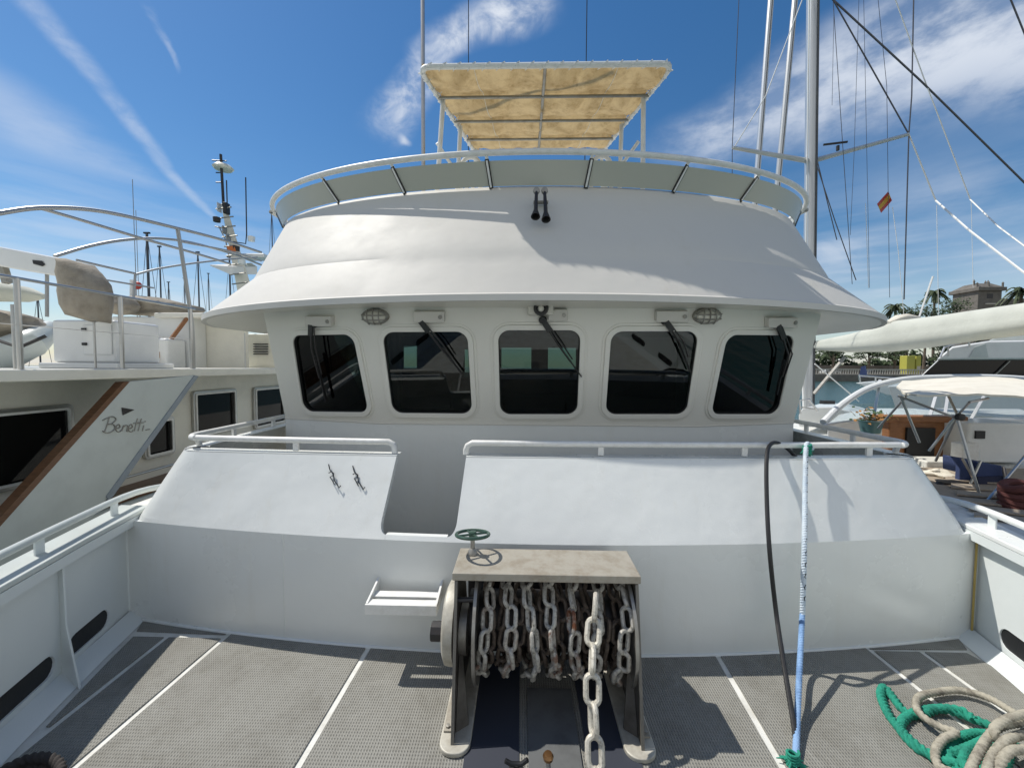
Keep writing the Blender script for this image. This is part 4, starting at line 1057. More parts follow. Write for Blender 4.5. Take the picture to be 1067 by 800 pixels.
# black rope at the bottom left
bkr = thing('black_rope_coil', atZ(0, 815, 0), 'dark brown black rope coil lying at the bottom left corner of the deck', 'rope')
c0 = atZ(2, 850, .0)
for k in range(3):
    part('rope_turn', MB().tube([c0+Vector((.16*math.cos(t)*(1-.04*k), .14*math.sin(t), .02+.028*k+.008*math.sin(3*t+k))) for t in [2*math.pi*j/40 for j in range(40)]], .017, 10, closed=True, twist=90, lobes=3, amp=.25), ropek, bkr)

# ================================================================== NEIGHBOUR YACHT ON THE LEFT
Ln = thing('neighbour_yacht', (-6, 7, WZ), 'cream motor yacht moored on the left, with white wing panel and dark framed windows', 'boat')
XF, XW = -4.32, -4.95
sl_ = MB().box((-9.5, 1.0, 1.50), (XF, 12, 1.605)); part('upper_deck', sl_, yacht_w, Ln, bevel=.015)
wlm = MB().box((-9.3, 1.0, -.6), (XW, 12, 1.499))
wall = part('cabin_wall', wlm, yacht_w, Ln)
def quadX(px4, X, d): # window on plane X
    return [atX(px, py, X) for px, py in px4], Vector((d, 0, 0))
for g in ([(-90,437),(67,428),(67,497),(-90,520)], [(150,440),(175,437.5),(177,470),(152,474)], [(201,411),(241,407.5),(243,447),(203,450)], [(264,406),(292,404),(295,440),(266,442)]):
    P = [Vector((p.y, p.z)) for p in [atX(px, py, XW) for px, py in g]]
    if len(P) == 4:
        ys_ = [p.x for p in P]; zs_ = [p.y for p in P]; yA, yB_ = min(ys_), max(ys_); zA, zB_ = (P[2].y+P[3].y)/2, (P[0].y+P[1].y)/2
        Q = [Vector((yA, zA)), Vector((yB_, zA)), Vector((yB_, zB_)), Vector((yA, zB_))]
    big_ = g[0][0] < 0
    fw = .05 if big_ else .045
    o3 = lambda L, x: [(x, p.x, p.y) for p in L]
    win = part('window', MB().ringprism(o3(round2(offset2(Q, fw), .05, 4), XW+.002), o3(round2(offset2(Q, -.002), .02, 4), XW+.002), (.045, 0, 0)), steel, Ln, bevel=.008)
    part('inner_frame', MB().ringprism(o3(round2(offset2(Q, .012), .03, 4), XW+.047), o3(round2(offset2(Q, -.012), .02, 4), XW+.047), (.012, 0, 0)), whitep, win)
    part('glass', MB().prism(o3(Q, XW+.006), (.006, 0, 0)), darkglass, win)
# wing panel
wpx = [(135,397.5),(204,391),(112,519),(80,560),(60,640),(-120,760),(-120,660),(0,548)]
wp3 = [atX(px, py, XF+.02) for px, py in wpx]
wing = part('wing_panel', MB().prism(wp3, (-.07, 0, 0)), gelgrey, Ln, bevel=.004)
te = [atX(px, py, XF+.02) for px, py in ((128.5,397.8),(135,397.5),(0,548),(-120,660),(-120,650),(-4,543))]
part('teak_edge', MB().prism([p+Vector((.004,0,0)) for p in te], (-.09, 0, 0)), teakd, wing)
ge = [atX(px, py, XF+.02) for px, py in ((202,391),(206,392),(116,518),(112,521),(110,517))]
part('grey_edge', MB().prism([p+Vector((.012,0,0)) for p in ge], (-.10, 0, 0)), greyp, wing)
# script lettering on the wing and a small pennant mark (strokes)
def strokes(L, r=.006, ox=107, oy=451, sx=1.0, sy=1.0, m=dark):
    mb = MB()
    for st_ in L:
        pts = catmull([(x, y, 0) for x, y in st_], 5) if len(st_) > 2 else [Vector((*st_[0], 0)), Vector((*st_[1], 0))]
        mb.tube([atX(ox+p.x*sx, oy-p.y*sy, XF+.026) for p in pts], r, 6)
    return mb
txt = [[(2,1),(5,9),(7,16)],[(0,13),(6,16),(11,17),(14,14),(10,10),(6,9)],[(6,9),(11,9),(13,5),(9,1),(4,0),(0,2)],
       [(14,4),(18,6),(17,9),(14.5,7),(14,3),(17,1),(20,3)],[(20,2),(22,8)],[(21,5),(24,8),(26,7),(25.2,2),(27,2)],[(27,4),(31,6),(30,9),(27.5,7),(27,3),(30,1),(32,3)],
       [(33,2),(36.5,15)],[(32,10),(38,11)],[(37,2),(40.5,15)],[(36,10),(43,11)],[(41.5,2),(43,8)],[(44,11.5),(44.6,12.5)],[(45,3),(49,4)]]
part('lettering', strokes(txt, .0052), dsteel, wing)
part('pennant_mark', MB().prism([atX(px, py, XF+.025) for px, py in ((126.5,424.5),(140,426.8),(128,432.5))], (.003, 0, 0)), dark, wing)
part('sill', MB().box((XW, 1.0, .12), (XW+.40, 12, .18)), teakd, Ln)
part('side_rail', MB().tube([(XW+.30, 1.0, .36), (XW+.30, 12, .36)], .015, 6), steel, Ln)
# visible lower hull
hl = MB().box((-9.2, .6, WZ-.3), (XW+.42, 12, .115)); part('hull', hl, gelgrey, Ln, bevel=.05)
# stanchions and rail on the deck edge
def yx(px, X=XF): d = raydir(px, 390); return (X-CX)/d.x*d.y
rz_ = 2.37; xr2 = XF-.05
rs = part('guard_rail', MB().tube([(xr2, 1.5, rz_-.03), (xr2, yx(22, xr2), rz_), (xr2, yx(128, xr2), rz_), (xr2, yx(205, xr2), rz_)], .014, 8), steel, Ln)
for p_ in (22, 128, 200): part('stanchion', MB().tube([(xr2, yx(p_, xr2), 1.605), (xr2, yx(p_, xr2), rz_)], .020, 10), steel, rs)
for p_ in (16, 100, 256): part('stanchion', MB().tube([(xr2-.3, yx(p_, xr2-.3), 1.605), (xr2-.3, yx(p_, xr2-.3), 2.18)], .011, 8), steel, rs)
part('mid_wire', MB().tube([(xr2, 1.5, 1.98), (xr2, yx(200, xr2), 1.98)], .004, 5), steel, rs)
# awning frame arcs
def arcpx(L, X, r, m=bow_steel, nm='awning_bow'):
    P = catmull([atX(px, py, X) for px, py in L], 8); part(nm, MB().tube(P, r, 8), m, Ln)
arcpx([(-60,236),(0,222),(50,216.5),(110,221),(185,238),(235,251),(272,263)], XF-.1, .020)
arcpx([(42,217),(90,231),(150,249),(200,263),(240,275)], XF-.6, .018)
arcpx([(57,267),(95,256),(130,250),(165,248.5),(200,253),(240,264),(272,276)], -6.2, .022)
arcpx([(80,271),(110,278),(141,285)], -6.6, .018); arcpx([(141,286),(165,280),(200,274.5),(240,270),(268,268)], -6.6, .018); arcpx([(141,286),(139,312)], -6.6, .018)
arcpx([(185,238),(192,282),(200,340),(202,385)], XF-.1, .022, nm='awning_leg'); arcpx([(190,252),(240,262),(272,272)], XF-.4, .014)
arcpx([(49,285),(49,330)], -5.4, .016, nm='awning_leg'); arcpx([(100,290),(160,300)], -6.6, .014)
# crane beam with covered head, locker
cr_ = part('crane_beam', MB().hexa([atY(px, py, yy) for yy in (4.15,) for px, py in ((-90,262),(72,290),(74,271),(-90,240))]+[atY(px, py, 4.45)+Vector((0,0,0)) for px, py in ((-90,262),(72,290),(74,271),(-90,240))]), gel, Ln, bevel=.02)
sb = MB().prism([atY(px, py, 4.145) for px, py in ((34,271),(44,272),(47,276),(44,277.5),(35,275))], (0, -.004, 0)); part('beam_slot', sb, black, cr_)
part('beam_brace', MB().bar(atY(0, 268, 4.3), atY(8, 295, 4.3), .06, .06), dsteel, cr_)
rr = []
def blob(mb, c, sx, sy, sz, amp=.12, n=22, seed=0):
    rg = random.Random(seed); ph = [rg.uniform(0, 6.28) for _ in range(8)]; base = len(mb.v)
    for i in range(n+1):
        for j in range(n):
            a = math.pi*i/n; b = 2*math.pi*j/n; d = 1+amp*(math.sin(3*b+ph[0]+2*a)+.6*math.sin(5*b+ph[1]-3*a)+.5*math.sin(7*a+ph[2]))
            mb.v.append(Vector(c)+Vector((sx*math.sin(a)*math.cos(b)*d, sy*math.sin(a)*math.sin(b)*d, sz*math.cos(a)*(1+amp*.5*math.sin(2*b+ph[3])))))
    for i in range(n):
        for j in range(n): a = base+i*n+j; b = base+i*n+(j+1) % n; mb.f.append((a, b, b+n, a+n))
    return mb
hc = []
for (yy_, x0_, x1_) in ((272,65,77),(276,64,93),(285,63,103),(295,64,111),(305,65,115),(318,67,115),(328,73,112),(335,98,110)):
    a = atY(x0_, yy_, 4.12); b = atY(x1_, yy_, 4.12); cxm = (a+b)/2; h_ = (b.x-a.x)/2
    hc.append([cxm+Vector((h_*math.cos(t)*(1+.05*math.sin(3*t+yy_)), .0+.20*math.sin(t)*(.5+h_), .01*math.sin(4*t+yy_*.2))) for t in [2*math.pi*k/20 for k in range(20)]])
part('canvas_cover', MB().loft(hc, closed=True, caps=True), fabric, Ln, ang=80)
a = atY(53, 333, 4.3); b = atY(121, 382, 4.3)
lo = part('deck_locker', MB().box((a.x, 4.3, 1.67), (b.x, 4.85, a.z)), gel, Ln, bevel=.03)
part('locker_base', MB().box((a.x-.07, 4.22, 1.606), (b.x+.10, 4.93, 1.668)), gel, lo, bevel=.012)
part('locker_door', MB().box((a.x+.37, 4.285, 1.76), (b.x-.03, 4.298, a.z-.06)), gel, lo, bevel=.006)
for zz in (1.86, 2.02): part('latch', MB().box((a.x+.375, 4.268, zz), (a.x+.42, 4.284, zz+.03)), black, lo)
# tender under grey covers at the far left edge
tn = thing('tender_boat', (-5.9, 4.6, 1.6), 'grey inflatable tender under grey covers on the upper deck at the far left', 'boat')
part('tube', MB().tube([atY(-60, 368, 4.6), atY(0, 372, 4.7), atY(30, 358, 4.9), atY(52, 343, 5.3)], [.22,.22,.18,.12], 16), gelgrey, tn)
part('cover', blob(MB(), atY(2, 340, 5.0), .48, .4, .20, .10, seed=3), fabric, tn)
part('rolled_cover', MB().tube([atY(-60, 300, 4.75), atY(0, 304, 4.75), atY(30, 307, 4.75), atY(46, 309, 4.75)], [.13,.12,.09,.03], 14), sailc, tn)
part('dark_line', MB().tube([atY(-10, 352, 4.45), atY(20, 362, 4.45), atY(48, 350, 4.6)], .02, 6), black, tn)
# aft superstructure
def pxbox(name, x0, y0_, x1, y1_, Yn, dep, m, parent, bevel=.02):
    a = atY(x0, y1_, Yn); b = atY(x1, y0_, Yn); return part(name, MB().box((a.x, Yn, a.z), (b.x, Yn+dep, b.z)), m, parent, bevel=bevel)
pxbox('seat_back', 118, 330, 200, 386, 6.6, .3, gel, Ln); pxbox('seat_base', 126, 352, 173, 386, 6.2, .39, gel, Ln, .05); pxbox('side_screen', 201, 333, 255, 386, 6.9, .1, yacht_w, Ln)
vb = pxbox('vent_box', 256, 348, 300, 386, 7.4, .4, yacht_w, Ln); pxbox('locker_lid', 160, 326, 290, 331, 6.5, .8, yacht_w, Ln)
gv = MB()
for k in range(5): a = atY(264, 358+k*2.6, 7.38); b = atY(279, 359+k*2.6, 7.38); gv.box((a.x, 7.37, b.z), (b.x, 7.396, a.z))
part('vent_grille', gv, dark, vb)
part('teak_brace', MB().bar(atY(155, 384, 6.1), atY(196, 330, 6.55), .06, .05), teak, Ln)
part('folded_awning', blob(blob(MB(), atY(152, 319, 7.0), .62, .4, .17, .09, seed=5), atY(188, 322, 7.2), .35, .3, .10, .1, seed=9), fabric, Ln)
part('folded_awning', blob(MB(), atY(126, 318, 6.5), .22, .3, .16, .08, seed=6), fabric, Ln)
part('life_ring', MB().lathe([(.0,0),(.06,.02),(.07,.05),(.055,.08),(0,.10)], atY(146, 298, 6.9), (0,-1,0), 18), redp, Ln)
part('cowl', MB().tube([atY(139, 318, 6.9), atY(139, 292, 6.9)], .05, 10), gel, Ln)
# radar mast of a yacht behind
rm = thing('radar_mast', atY(248, 330, 13), 'cluttered white radar mast with scanner and aerials behind the left yacht', 'mast')
yy = 13
part('pylon', MB().hexa([atY(249,312,yy), atY(266,312,yy), atY(266,312,yy+.4), atY(249,312,yy+.4), atY(230,212,yy), atY(235,212,yy), atY(235,212,yy+.2), atY(230,212,yy+.2)]), yacht_w, rm, bevel=.02)
part('wing_platform', MB().hexa([atY(219,277,yy-.3), atY(240,286,yy-.3), atY(268,286,yy+.3), atY(262,277,yy+.3), atY(219,276,yy-.3), atY(240,278,yy-.3), atY(268,278,yy+.3), atY(262,274,yy+.3)]), gel, rm)
part('platform', MB().box(atY(249,268,yy), atY(275,264,yy)+Vector((0,.5,0))), gel, rm, bevel=.02)
part('scanner', MB().lathe([(.0,0),(.25,.02),(.30,.08),(.22,.16),(0,.19)], atY(231,176,yy)+Vector((.05,0,-.05)), n=20), cream, rm)
for L in ([(230,161),(233,215)], [(236,188),(237,222)], [(256,185),(257,244)], [(257,244),(256,254),(243,252)], [(221,167),(236,168)], [(225,180),(231,180)], [(225,190),(231,190)], [(228,236),(235,250),(239,270)], [(224,236),(232,238)]):
    part('aerial', MB().tube([atY(x, y, yy-.1) for x, y in L], .040 if L[0] == (230,161) else .018, 6), dark if L[0] != (228,236) else dsteel, rm)
part('black_lamp', MB().box(atY(232,222,yy-.3), atY(240,213,yy-.1)), black, rm, bevel=.02)
part('white_lamp', MB().box(atY(226,220,yy-.3), atY(231,213,yy-.1)), gel, rm, bevel=.02); part('small_flag', MB().prism([atY(x,y,yy-.4) for x,y in ((236,257),(244,256),(246,262),(238,263))], (0,.01,0)), orangep, rm)
for k in range(9):
    t_ = (k+.5)/9; xa_, ya_ = 230+19*t_, 212+88*t_; part('rung', MB().tube([atY(xa_-6, ya_+1, yy-.25), atY(xa_+10, ya_-1, yy-.25)], .02, 6), dsteel, rm)
for x_, y_ in ((226,232),(246,262),(252,276),(262,252)): part('small_lamp', MB().lathe([(0,0),(.10,.02),(.11,.16),(0,.2)], atY(x_, y_, yy-.3), n=10), dark if x_ < 250 else gel, rm)
for x, y in ((234,240),(238,248)): part('loud_hailer', MB().box(atY(x-3,y+3,yy-.3), atY(x+3,y-3,yy-.1)), dsteel, rm, bevel=.02)
# distant masts on the left
dm = [(153,243,312,22,.10,'dark thick distant mast with a top light, left of the two short ones'),(166,257,312,26,.07,'dark bare distant mast just right of the thickest left mast'),(206,263,315,26,.07,'dark distant mast seen between the stainless bow legs on the left'),
      (138,187,310,30,.035,'tall hair thin whip aerial rising above the left awning frame'),(141.5,219,310,30,.03,'short thin whip aerial beside the tall one on the left'),(239,268,305,28,.09,'distant dark mast just under the radar mast'),
      (283,220,240,30,.06,'thin mast tip just left of the wheelhouse roof edge'),(175.5,294,315,45,.10,'tiny far mast low above the brown covers, leftmost of three'),(192,290,315,45,.09,'tiny far mast low above the brown covers, middle of three'),(217,285,318,45,.08,'tiny far mast low above the brown covers, rightmost of three'),
      (39,307,384,24,.06,'faint distant mast behind the grey tender')]
for px, ya_, yb_, yy, r, lab in dm:
    r *= .75
    t_ = thing('distant_mast', (atY(px, yb_, yy).x, yy, WZ), lab, 'mast', 'masts of yachts beyond the left boat')
    top = atY(px, ya_, yy)
    part('pole', MB().tube([(top.x, yy, WZ), top], [r, r*.8], 8), wire if r > .04 else dsteel, t_)
    if r >= .044: 
        part('masthead', MB().box(top+Vector((-r*2.2,-.05,-.03)), top+Vector((r*2.2,.05,.05))), dark, t_)
        part('stay', MB().tube([top, (top.x+1.1, yy, WZ+1)], .012, 4), wire, t_); part('stay', MB().tube([top, (top.x-1.1, yy, WZ+1)], .012, 4), wire, t_)

# ================================================================== SAILING BOAT ON THE RIGHT
MY = 9.0
sb_ = thing('sailing_yacht', (7.4, MY, WZ), 'sailing yacht on the right with tall alloy mast, spreaders and long white covered boom', 'boat')
mt, mb0 = atY(850, -260, MY), atY(842, 430, MY)
def mp(py): t = (py-430)/(-260-430); return mb0.lerp(mt, t)
mast = part('mast', MB().tube([mb0, mt], .115, 14), alum, sb_)
part('luff_track', MB().bar(mb0+Vector((.035,-.118,0)), mt+Vector((.035,-.118,0)), .045, .02), maststrip, mast)
part('halyard', MB().tube([mb0+Vector((-.16,-.1,0)), mt+Vector((-.14,-.1,0))], .014, 6), wline, mast)
sL, sR, sM = atY(763, 154, MY-.4), atY(947, 140, MY-.6), mp(157)
spr = part('spreader', MB().tube([sL, sM], [.035,.055], 8).tube([sM, sR], [.055,.035], 8), alum, mast)
part('mast_lamp', MB().tube([atY(858,151,MY-.5), atY(883,148,MY-.6)], .022, 8).tube([atY(873,152,MY-.5), atY(873,157,MY-.5)], .03, 8), dark, spr)
# sail cover / boom coming towards us
cpx = [((847,356),(847,364.5),9.0),((885,348),(885,367),8.1),((931,334.5),(931,366.5),7.2),((975,329),(975,361.5),6.6),((1019,322.5),(1019,355),6.0),((1067,315.5),(1067,349.5),5.5),((1140,305),(1140,344),5.0)]
rings = []
for (tx, ty), (bx_, by_), yy in cpx:
    a = atY(tx, ty, yy); b = atY(bx_, by_, yy); h_ = (a.z-b.z)/2; c = (a+b)/2
    rings.append([c+Vector((.17*math.cos(t)*min(1, h_/.2)*(1.0 if math.sin(t) < 0 else .8), .10*math.cos(t), h_*math.sin(t))) for t in [2*math.pi*k/20 for k in range(20)]])
part('sail_cover', MB().loft(rings, closed=True, caps=True), sailc, sb_, ang=80)
hump = [atY(x, y, 7.25) for x, y in ((925,337),(935,333.5),(945,331.5),(958,331.5))]
part('sail_fold', MB().tube(hump, [.05,.09,.08,.03], 10), softtop, sb_)
hr = MB(); 
rng = [(5.3, 4.5), (6.1, 4.0), (8.6, 4.0), (9.3, 4.6), (9.4, 9), (8.2, 12.5), (7.3, 13.6), (6.3, 12.5), (5.2, 9)]
hr.loft([[(x, y, -.1) for x, y in rng], [(7.3+(x-7.3)*.9, y, -.9) for x, y in rng], [(7.3+(x-7.3)*.8, y, WZ-.2) for x, y in rng]], closed=True)
# its deck stays low and mostly out of sight
part('hull', hr, gel, sb_); part('side_deck', MB().add([(x, y, -.1) for x, y in rng], [tuple(range(9))]), teakg, sb_)
part('mast_support', MB().tube([(mb0.x, MY, -.1), mb0], .115, 12), alum, mast)
def rig(L, r, m, nm='shroud', Yd=8.6, parent=sb_):
    P = [atY(x, y, Yd if len(q_) == 2 else q_[2]) for q_ in L for x, y in [q_[:2]]]
    return part(nm, MB().tube(P, r, 5), m, parent)
rig([(771,-60),(770,0),(763,154),(763,200)], 0.0078, wire)
rig([(860,-60),(836,0),(798,100),(766,152)], 0.0104, wline, 'halyard')
rig([(836,-60),(868,0),(947,140)], 0.013, wire, 'stay'); rig([(947,140),(975,209)], 0.013, wline, 'stay'); rig([(975,209,8.6),(1010,240,7.6),(1067,284,6.6),(1110,315,6)], 0.0169, wline, 'stay')
rig([(820,-60),(868,0),(960,85),(1067,190),(1110,232)], 0.0169, wire, 'stay')
rig([(953,-60),(952,0),(950,100),(947,140),(942,312)], 0.0117, wire)
rig([(910,-60),(933,0),(962,80),(1011,208)], 0.0104, wline, 'stay'); rig([(1011,208,8.6),(1040,236,7.8),(1075,262,7),(1110,290,6.4)], 0.013, wline, 'stay')
rig([(868,0),(878,150),(888,296)], 0.0059, wire); rig([(869,10),(867,110)], 0.0039, wire); rig([(895,0),(890,160),(886,245)], 0.0039, wire)
rig([(900,0),(903,150),(906,300)], 0.0039, wire); rig([(915,0),(924,90),(927,310)], 0.0046, wire); rig([(851,165),(862,210),(872,250)], 0.0091, wire); rig([(851,172),(870,230),(892,292)], 0.0091, wire)
rig([(976,214),(978,330)], 0.0046, wline); rig([(1012,210),(1014,300)], 0.0039, wline); rig([(1045,-20),(1067,34),(1090,90)], 0.0143, wire, 'stay')
rig([(930,216),(936,262),(942,330)], 0.0052, wline); rig([(902,212),(905,300)], 0.0052, wline)
# struts and lines under the boom
rig([(848,410),(880,372)], .035, dsteel, 'vang', 8.4); rig([(849,379),(895,418)], .012, wline, 'line', 8.0); rig([(836,368),(838,425)], .03, wline, 'halyard', 8.8)
rig([(958,330),(972,288)], .014, wline, 'lazy_jack', 7.0)
# flag
fl = thing('courtesy_flag', atY(921, 211, 8.6), 'small dark red and yellow flag flying from a thin line on the right', 'flag')
for (a, b, m) in ((0, .28, redp), (.28, .68, mat('flag_gold', (.55,.33,.05), .8)), (.68, 1, redp)):
    P = []
    def fq(s_, t_):
        A = Vector((925.5,199.5)); B_ = Vector((929.5,209)); Dv = Vector((-11.5,13)); p = A.lerp(B_, t_)+Dv*s_
        return atY(p.x, p.y, 8.6+.05*math.sin(s_*5))
    part('stripe', MB().loft([[fq(s_/8, a) for s_ in range(9)], [fq(s_/8, b) for s_ in range(9)]]), m, fl, solid=.004)
# two slender masts behind the canopy, right of centre
for (L, lab) in ((((808,-60),(805,0),(789.5,176)), 'slender white mast left of the big mast, left one of the two'), (((834,-60),(829,0),(811,186)), 'slender white mast next to the big mast, right one of the two')):
    t_ = thing('slender_mast', atY(L[2][0]-8, 330, 13), lab, 'mast', 'slender masts beside the big mast')
    a, b = atY(*L[0], 13), atY(*L[2], 13); d = (b-a).normalized(); 
    e = b+d*((b.z+1.0)/-d.z if d.z else 0)
    part('pole', MB().tube([a, e], .085, 10), alum, t_); part('track', MB().bar(a+Vector((.0,-.088,0)), e+Vector((0,-.088,0)), .03, .012), maststrip, t_)

# ================================================================== DAY BOAT with soft top, right foreground
db = thing('day_boat', (6.0, 5.5, WZ), 'open day boat with varnished wood cockpit and white soft top on stainless struts', 'boat')
DZ = .42
hp_ = [(3.35, 3.0), (7.6, 2.4), (8.3, 5.5), (6.6, 8.6), (5.2, 9.6), (4.3, 8.6), (3.7, 5.8)]
part('hull', MB().loft([[(x, y, DZ-.06) for x, y in hp_], [(5.9+(x-5.9)*.92, y, -.6) for x, y in hp_], [(5.9+(x-5.9)*.8, y, WZ-.2) for x, y in hp_]], closed=True), gel, db)
part('deck', MB().prism([(x, y, DZ-.06) for x, y in hp_], (0, 0, .06)), deckw, db)
part('teak_sole', MB().prism([(3.75, 3.1, DZ+.004), (7.4, 2.6, DZ+.004), (7.8, 5.0, DZ+.004), (4.05, 5.0, DZ+.004)], (0,0,.008)), teakg, db)
# forward coaming and windscreen
fc = MB().prism([atY(px, py, 6.2) for px, py in ((862,441),(905,433),(1000,433),(1090,434),(1090,470),(862,470))], (1.1, 1.2, 0)); part('fore_coaming', fc, gel, db, bevel=.03)
arcs = catmull([atY(x, y, yy) for x, y, yy in ((858,440,5.6),(878,421,5.9),(905,404.5,6.2),(940,395.5,6.4),(985,393,6.5),(1040,393,6.5),(1090,396,6.5))], 6)
wsr = part('windscreen_frame', MB().tube(arcs, .045, 10), gel, db)
scr = MB(); botm = catmull([atY(x, y, yy) for x, y, yy in ((858,443,5.5),(878,440,5.7),(905,438,5.9),(940,437,6.0),(985,437,6.0),(1040,437,6.0),(1090,438,6.0))], 6)
scr.loft([arcs, botm]); part('windscreen_pane', scr, clearp, wsr)
for (x0, x1) in ((917,910),(980,968),(990,984),(1035,1012)):
    part('mullion', MB().bar(atY(x0, 396, 6.35), atY(x1, 437, 6.0), .035, .03), alum, wsr)
part('lower_frame', MB().tube(botm, .022, 8), alum, wsr)
pxbox('varnished_bulkhead', 925, 439, 1006, 484, 5.5, .12, teak, db); pxbox('companionway', 944, 446, 975, 480, 5.47, .03, black, db, 0)
pxbox('console', 1008, 441, 1075, 482, 5.2, .5, gel, db, .03); pxbox('console_vent', 1017, 449, 1027, 457, 5.18, .02, black, db, 0)
pxbox('side_coaming', 965, 481, 1012, 500, 5.0, .3, deckw, db); pxbox('dash_trim', 925, 434, 1010, 440, 5.45, .2, teak, db)
pxbox('bucket', 1003, 462, 1022, 481, 4.9, .15, whitep, db, .02)
# soft top
tp = [((940,398),(1100,396),5.9), ((934,404),(1110,402),5.3), ((938,407),(1120,406),4.7), ((941,411),(1130,416),4.2), ((955,413),(1135,423),3.95)]
gr2 = []
for (a, b, yy) in tp:
    A, B_ = atY(*a, yy), atY(*b, yy); gr2.append([A.lerp(B_, k/14)+Vector((0,0,.05*math.sin(math.pi*k/14)-.012*abs(math.sin(k*1.9)))) for k in range(15)])
part('soft_top', MB().loft(gr2), softtop, db, solid=.02, ang=70)
for L in ([(938,409),(936,411),(945,424),(952,436),(958,460)], ):
    pass
sts = [((943,414,4.3),(915,446,4.6)),((938,412,4.3),(958,461,4.3)),((935,412,4.3),(995,435,4.1)),((997,433,4.1),(968,470,4.2)),((997,433,4.1),(975,480,4.4)),((997,434,4.1),(1022,520,3.9)),((988,412,4.6),(998,433,4.1)),((1010,419,4.0),(997,433,4.1)),((1030,415,4.0),(1010,419,4.0)),((1075,467,3.9),(1020,532,3.7)),((945,410,4.3),(942,416,4.3))]
sf = None
for a, b in sts:
    o = part('strut', MB().tube([atY(*a), atY(*b)], .012, 8), steel, db)
part('strut_joint', MB().lathe([(0,0),(.035,.01),(.035,.05),(0,.06)], atY(997, 434, 4.08), (0,-1,0), 12), dark, db)
# side deck planks / pale gangway beside us
gw = MB()
for k in range(6):
    gw.prism([atZ(px, py, DZ+.02) for px, py in ((985+k*6, 497+k*7.5), (1100+k*6, 503+k*9), (1100+k*6, 508+k*9), (985+k*6, 501+k*7.5))], (0, 0, .015))
part('deck_planks', gw, teakg, db)
# things in the cockpit
pt = thing('flower_pot', atY(907, 444, 5.35), 'potted plant with orange and yellow flowers at the day boat windscreen', 'plant')
c = atY(907, 446, 5.35)
part('pot', MB().lathe([(.10,-.06),(.13,.08),(.14,.10),(.12,.10)], c, n=18), mat('teal_glaze', (.10,.20,.20), .3), pt)
lf = MB(); fw_ = MB()
for k in range(130):
    d = Vector((random.gauss(0,.09), random.gauss(0,.08), abs(random.gauss(.07,.05)))); p = c+Vector((0,0,.08))+d
    t1 = Vector((random.uniform(-1,1), random.uniform(-1,1), random.uniform(-.3,1))).normalized()*.035; t2 = t1.orthogonal().normalized()*.018
    (lf if k % 2 else fw_).add([p-t1, p+t2, p+t1, p-t2], [(0,1,2,3)])
part('leaves', lf, leaf2, pt); part('blossom', fw_, flower, pt)
dc = thing('deck_chair', atZ(1012, 520, DZ), 'navy blue folding deck chair standing in the day boat cockpit', 'chair')
part('backrest', MB().prism([atY(x,y,4.35) for x,y in ((1001,479),(1018,481),(1020,520),(999,512))], (0,.05,0)), bluec, dc, bevel=.01)
part('seat', MB().prism([atY(x,y,4.3) for x,y in ((1018,481),(1048,486),(1050,496),(1018,497))], (0,.35,0)), bluec, dc, bevel=.01)
part('side_cloth', MB().prism([atY(x,y,4.28) for x,y in ((1019,497),(1049,496),(1050,524),(1020,522))], (0,.02,0)), mat('dark_navy', (.02,.025,.06), .8), dc)
for a, b in (((1003,478),(1032,530)),((1022,480),(1000,528)),((1045,486),(1052,528))): part('leg', MB().tube([atY(*a,4.26), atY(*b,4.26)], .012, 6), steel, dc)
bd = thing('dark_bundle', atZ(990, 506, DZ), 'black bundle of gear lying behind the struts in the day boat cockpit', 'gear')
part('bag', blob(blob(MB(), atY(990, 505, 4.3), .16, .12, .05, .2, seed=4), atY(1003, 511, 4.25), .12, .1, .04, .2, seed=8), black, bd)
tw = thing('white_towel', atZ(978, 492, DZ+.1), 'crumpled white towel beside the black bundle in the day boat', 'towel')
part('cloth', blob(MB(), atY(978, 494, 4.6), .13, .1, .06, .25, seed=12), softtop, tw)
rd = thing('rope_bundle', atZ(1062, 552, DZ), 'dark red brown rope bundle at the right picture edge', 'rope')
c = atY(1066, 524, 3.55)
for k in range(6): part('rope_turn', MB().tube([c+Vector((.14*math.cos(t), .10*math.sin(t), -.16+.06*k+.02*math.sin(2*t+k))) for t in [2*math.pi*j/26 for j in range(26)]], .035, 8, closed=True), redrope, rd)

# ================================================================== BIG MOTOR YACHT right, behind
my = thing('white_motor_cruiser', (13, 11, WZ), 'large white motor cruiser at the right edge with a dark wraparound window band', 'boat')
YM = 10.5
def slab(name, pts, Yn, dep, m, parent, bevel=.03): return part(name, MB().prism([atY(x, y, Yn) for x, y in pts], (dep*1.05, dep, 0)), m, parent, bevel=bevel)
slab('superstructure', [(955,396),(978,374),(1180,372),(1180,430),(940,430)], YM, 3, gel, my)
slab('window_band', [(958,394),(979,375.5),(1180,374),(1180,394)], YM-.03, .06, darkglass, my, 0)
slab('roof', [(975,375),(992,361),(1030,355),(1180,352),(1180,374.5)], YM-.15, 3.2, gel, my, .06)
slab('roof_recess', [(1010,372),(1016,362),(1027,358),(1030,372)], YM-.17, .03, gelgrey, my, 0)
slab('flybridge', [(1030,355),(1050,346),(1180,340),(1180,356)], YM+.3, 2, gelgrey, my)
slab('hull', [(925,402),(1180,408),(1180,470),(950,470)], YM-.1, 4, gel, my)
part('roof_rail', MB().tube([atY(x, y, YM-.2) for x, y in ((980,372),(984,362),(1000,357),(1028,349),(1060,344))], .025, 6).tube([atY(988,371,YM-.2), atY(988,361,YM-.2)], .02, 6).tube([atY(1010,362,YM-.2), atY(1010,354,YM-.2)], .02, 6), steel, my)
part('window_divider', MB().bar(atY(1033, 394, YM-.06), atY(1052, 376, YM-.06), .03, .02), dsteel, my)
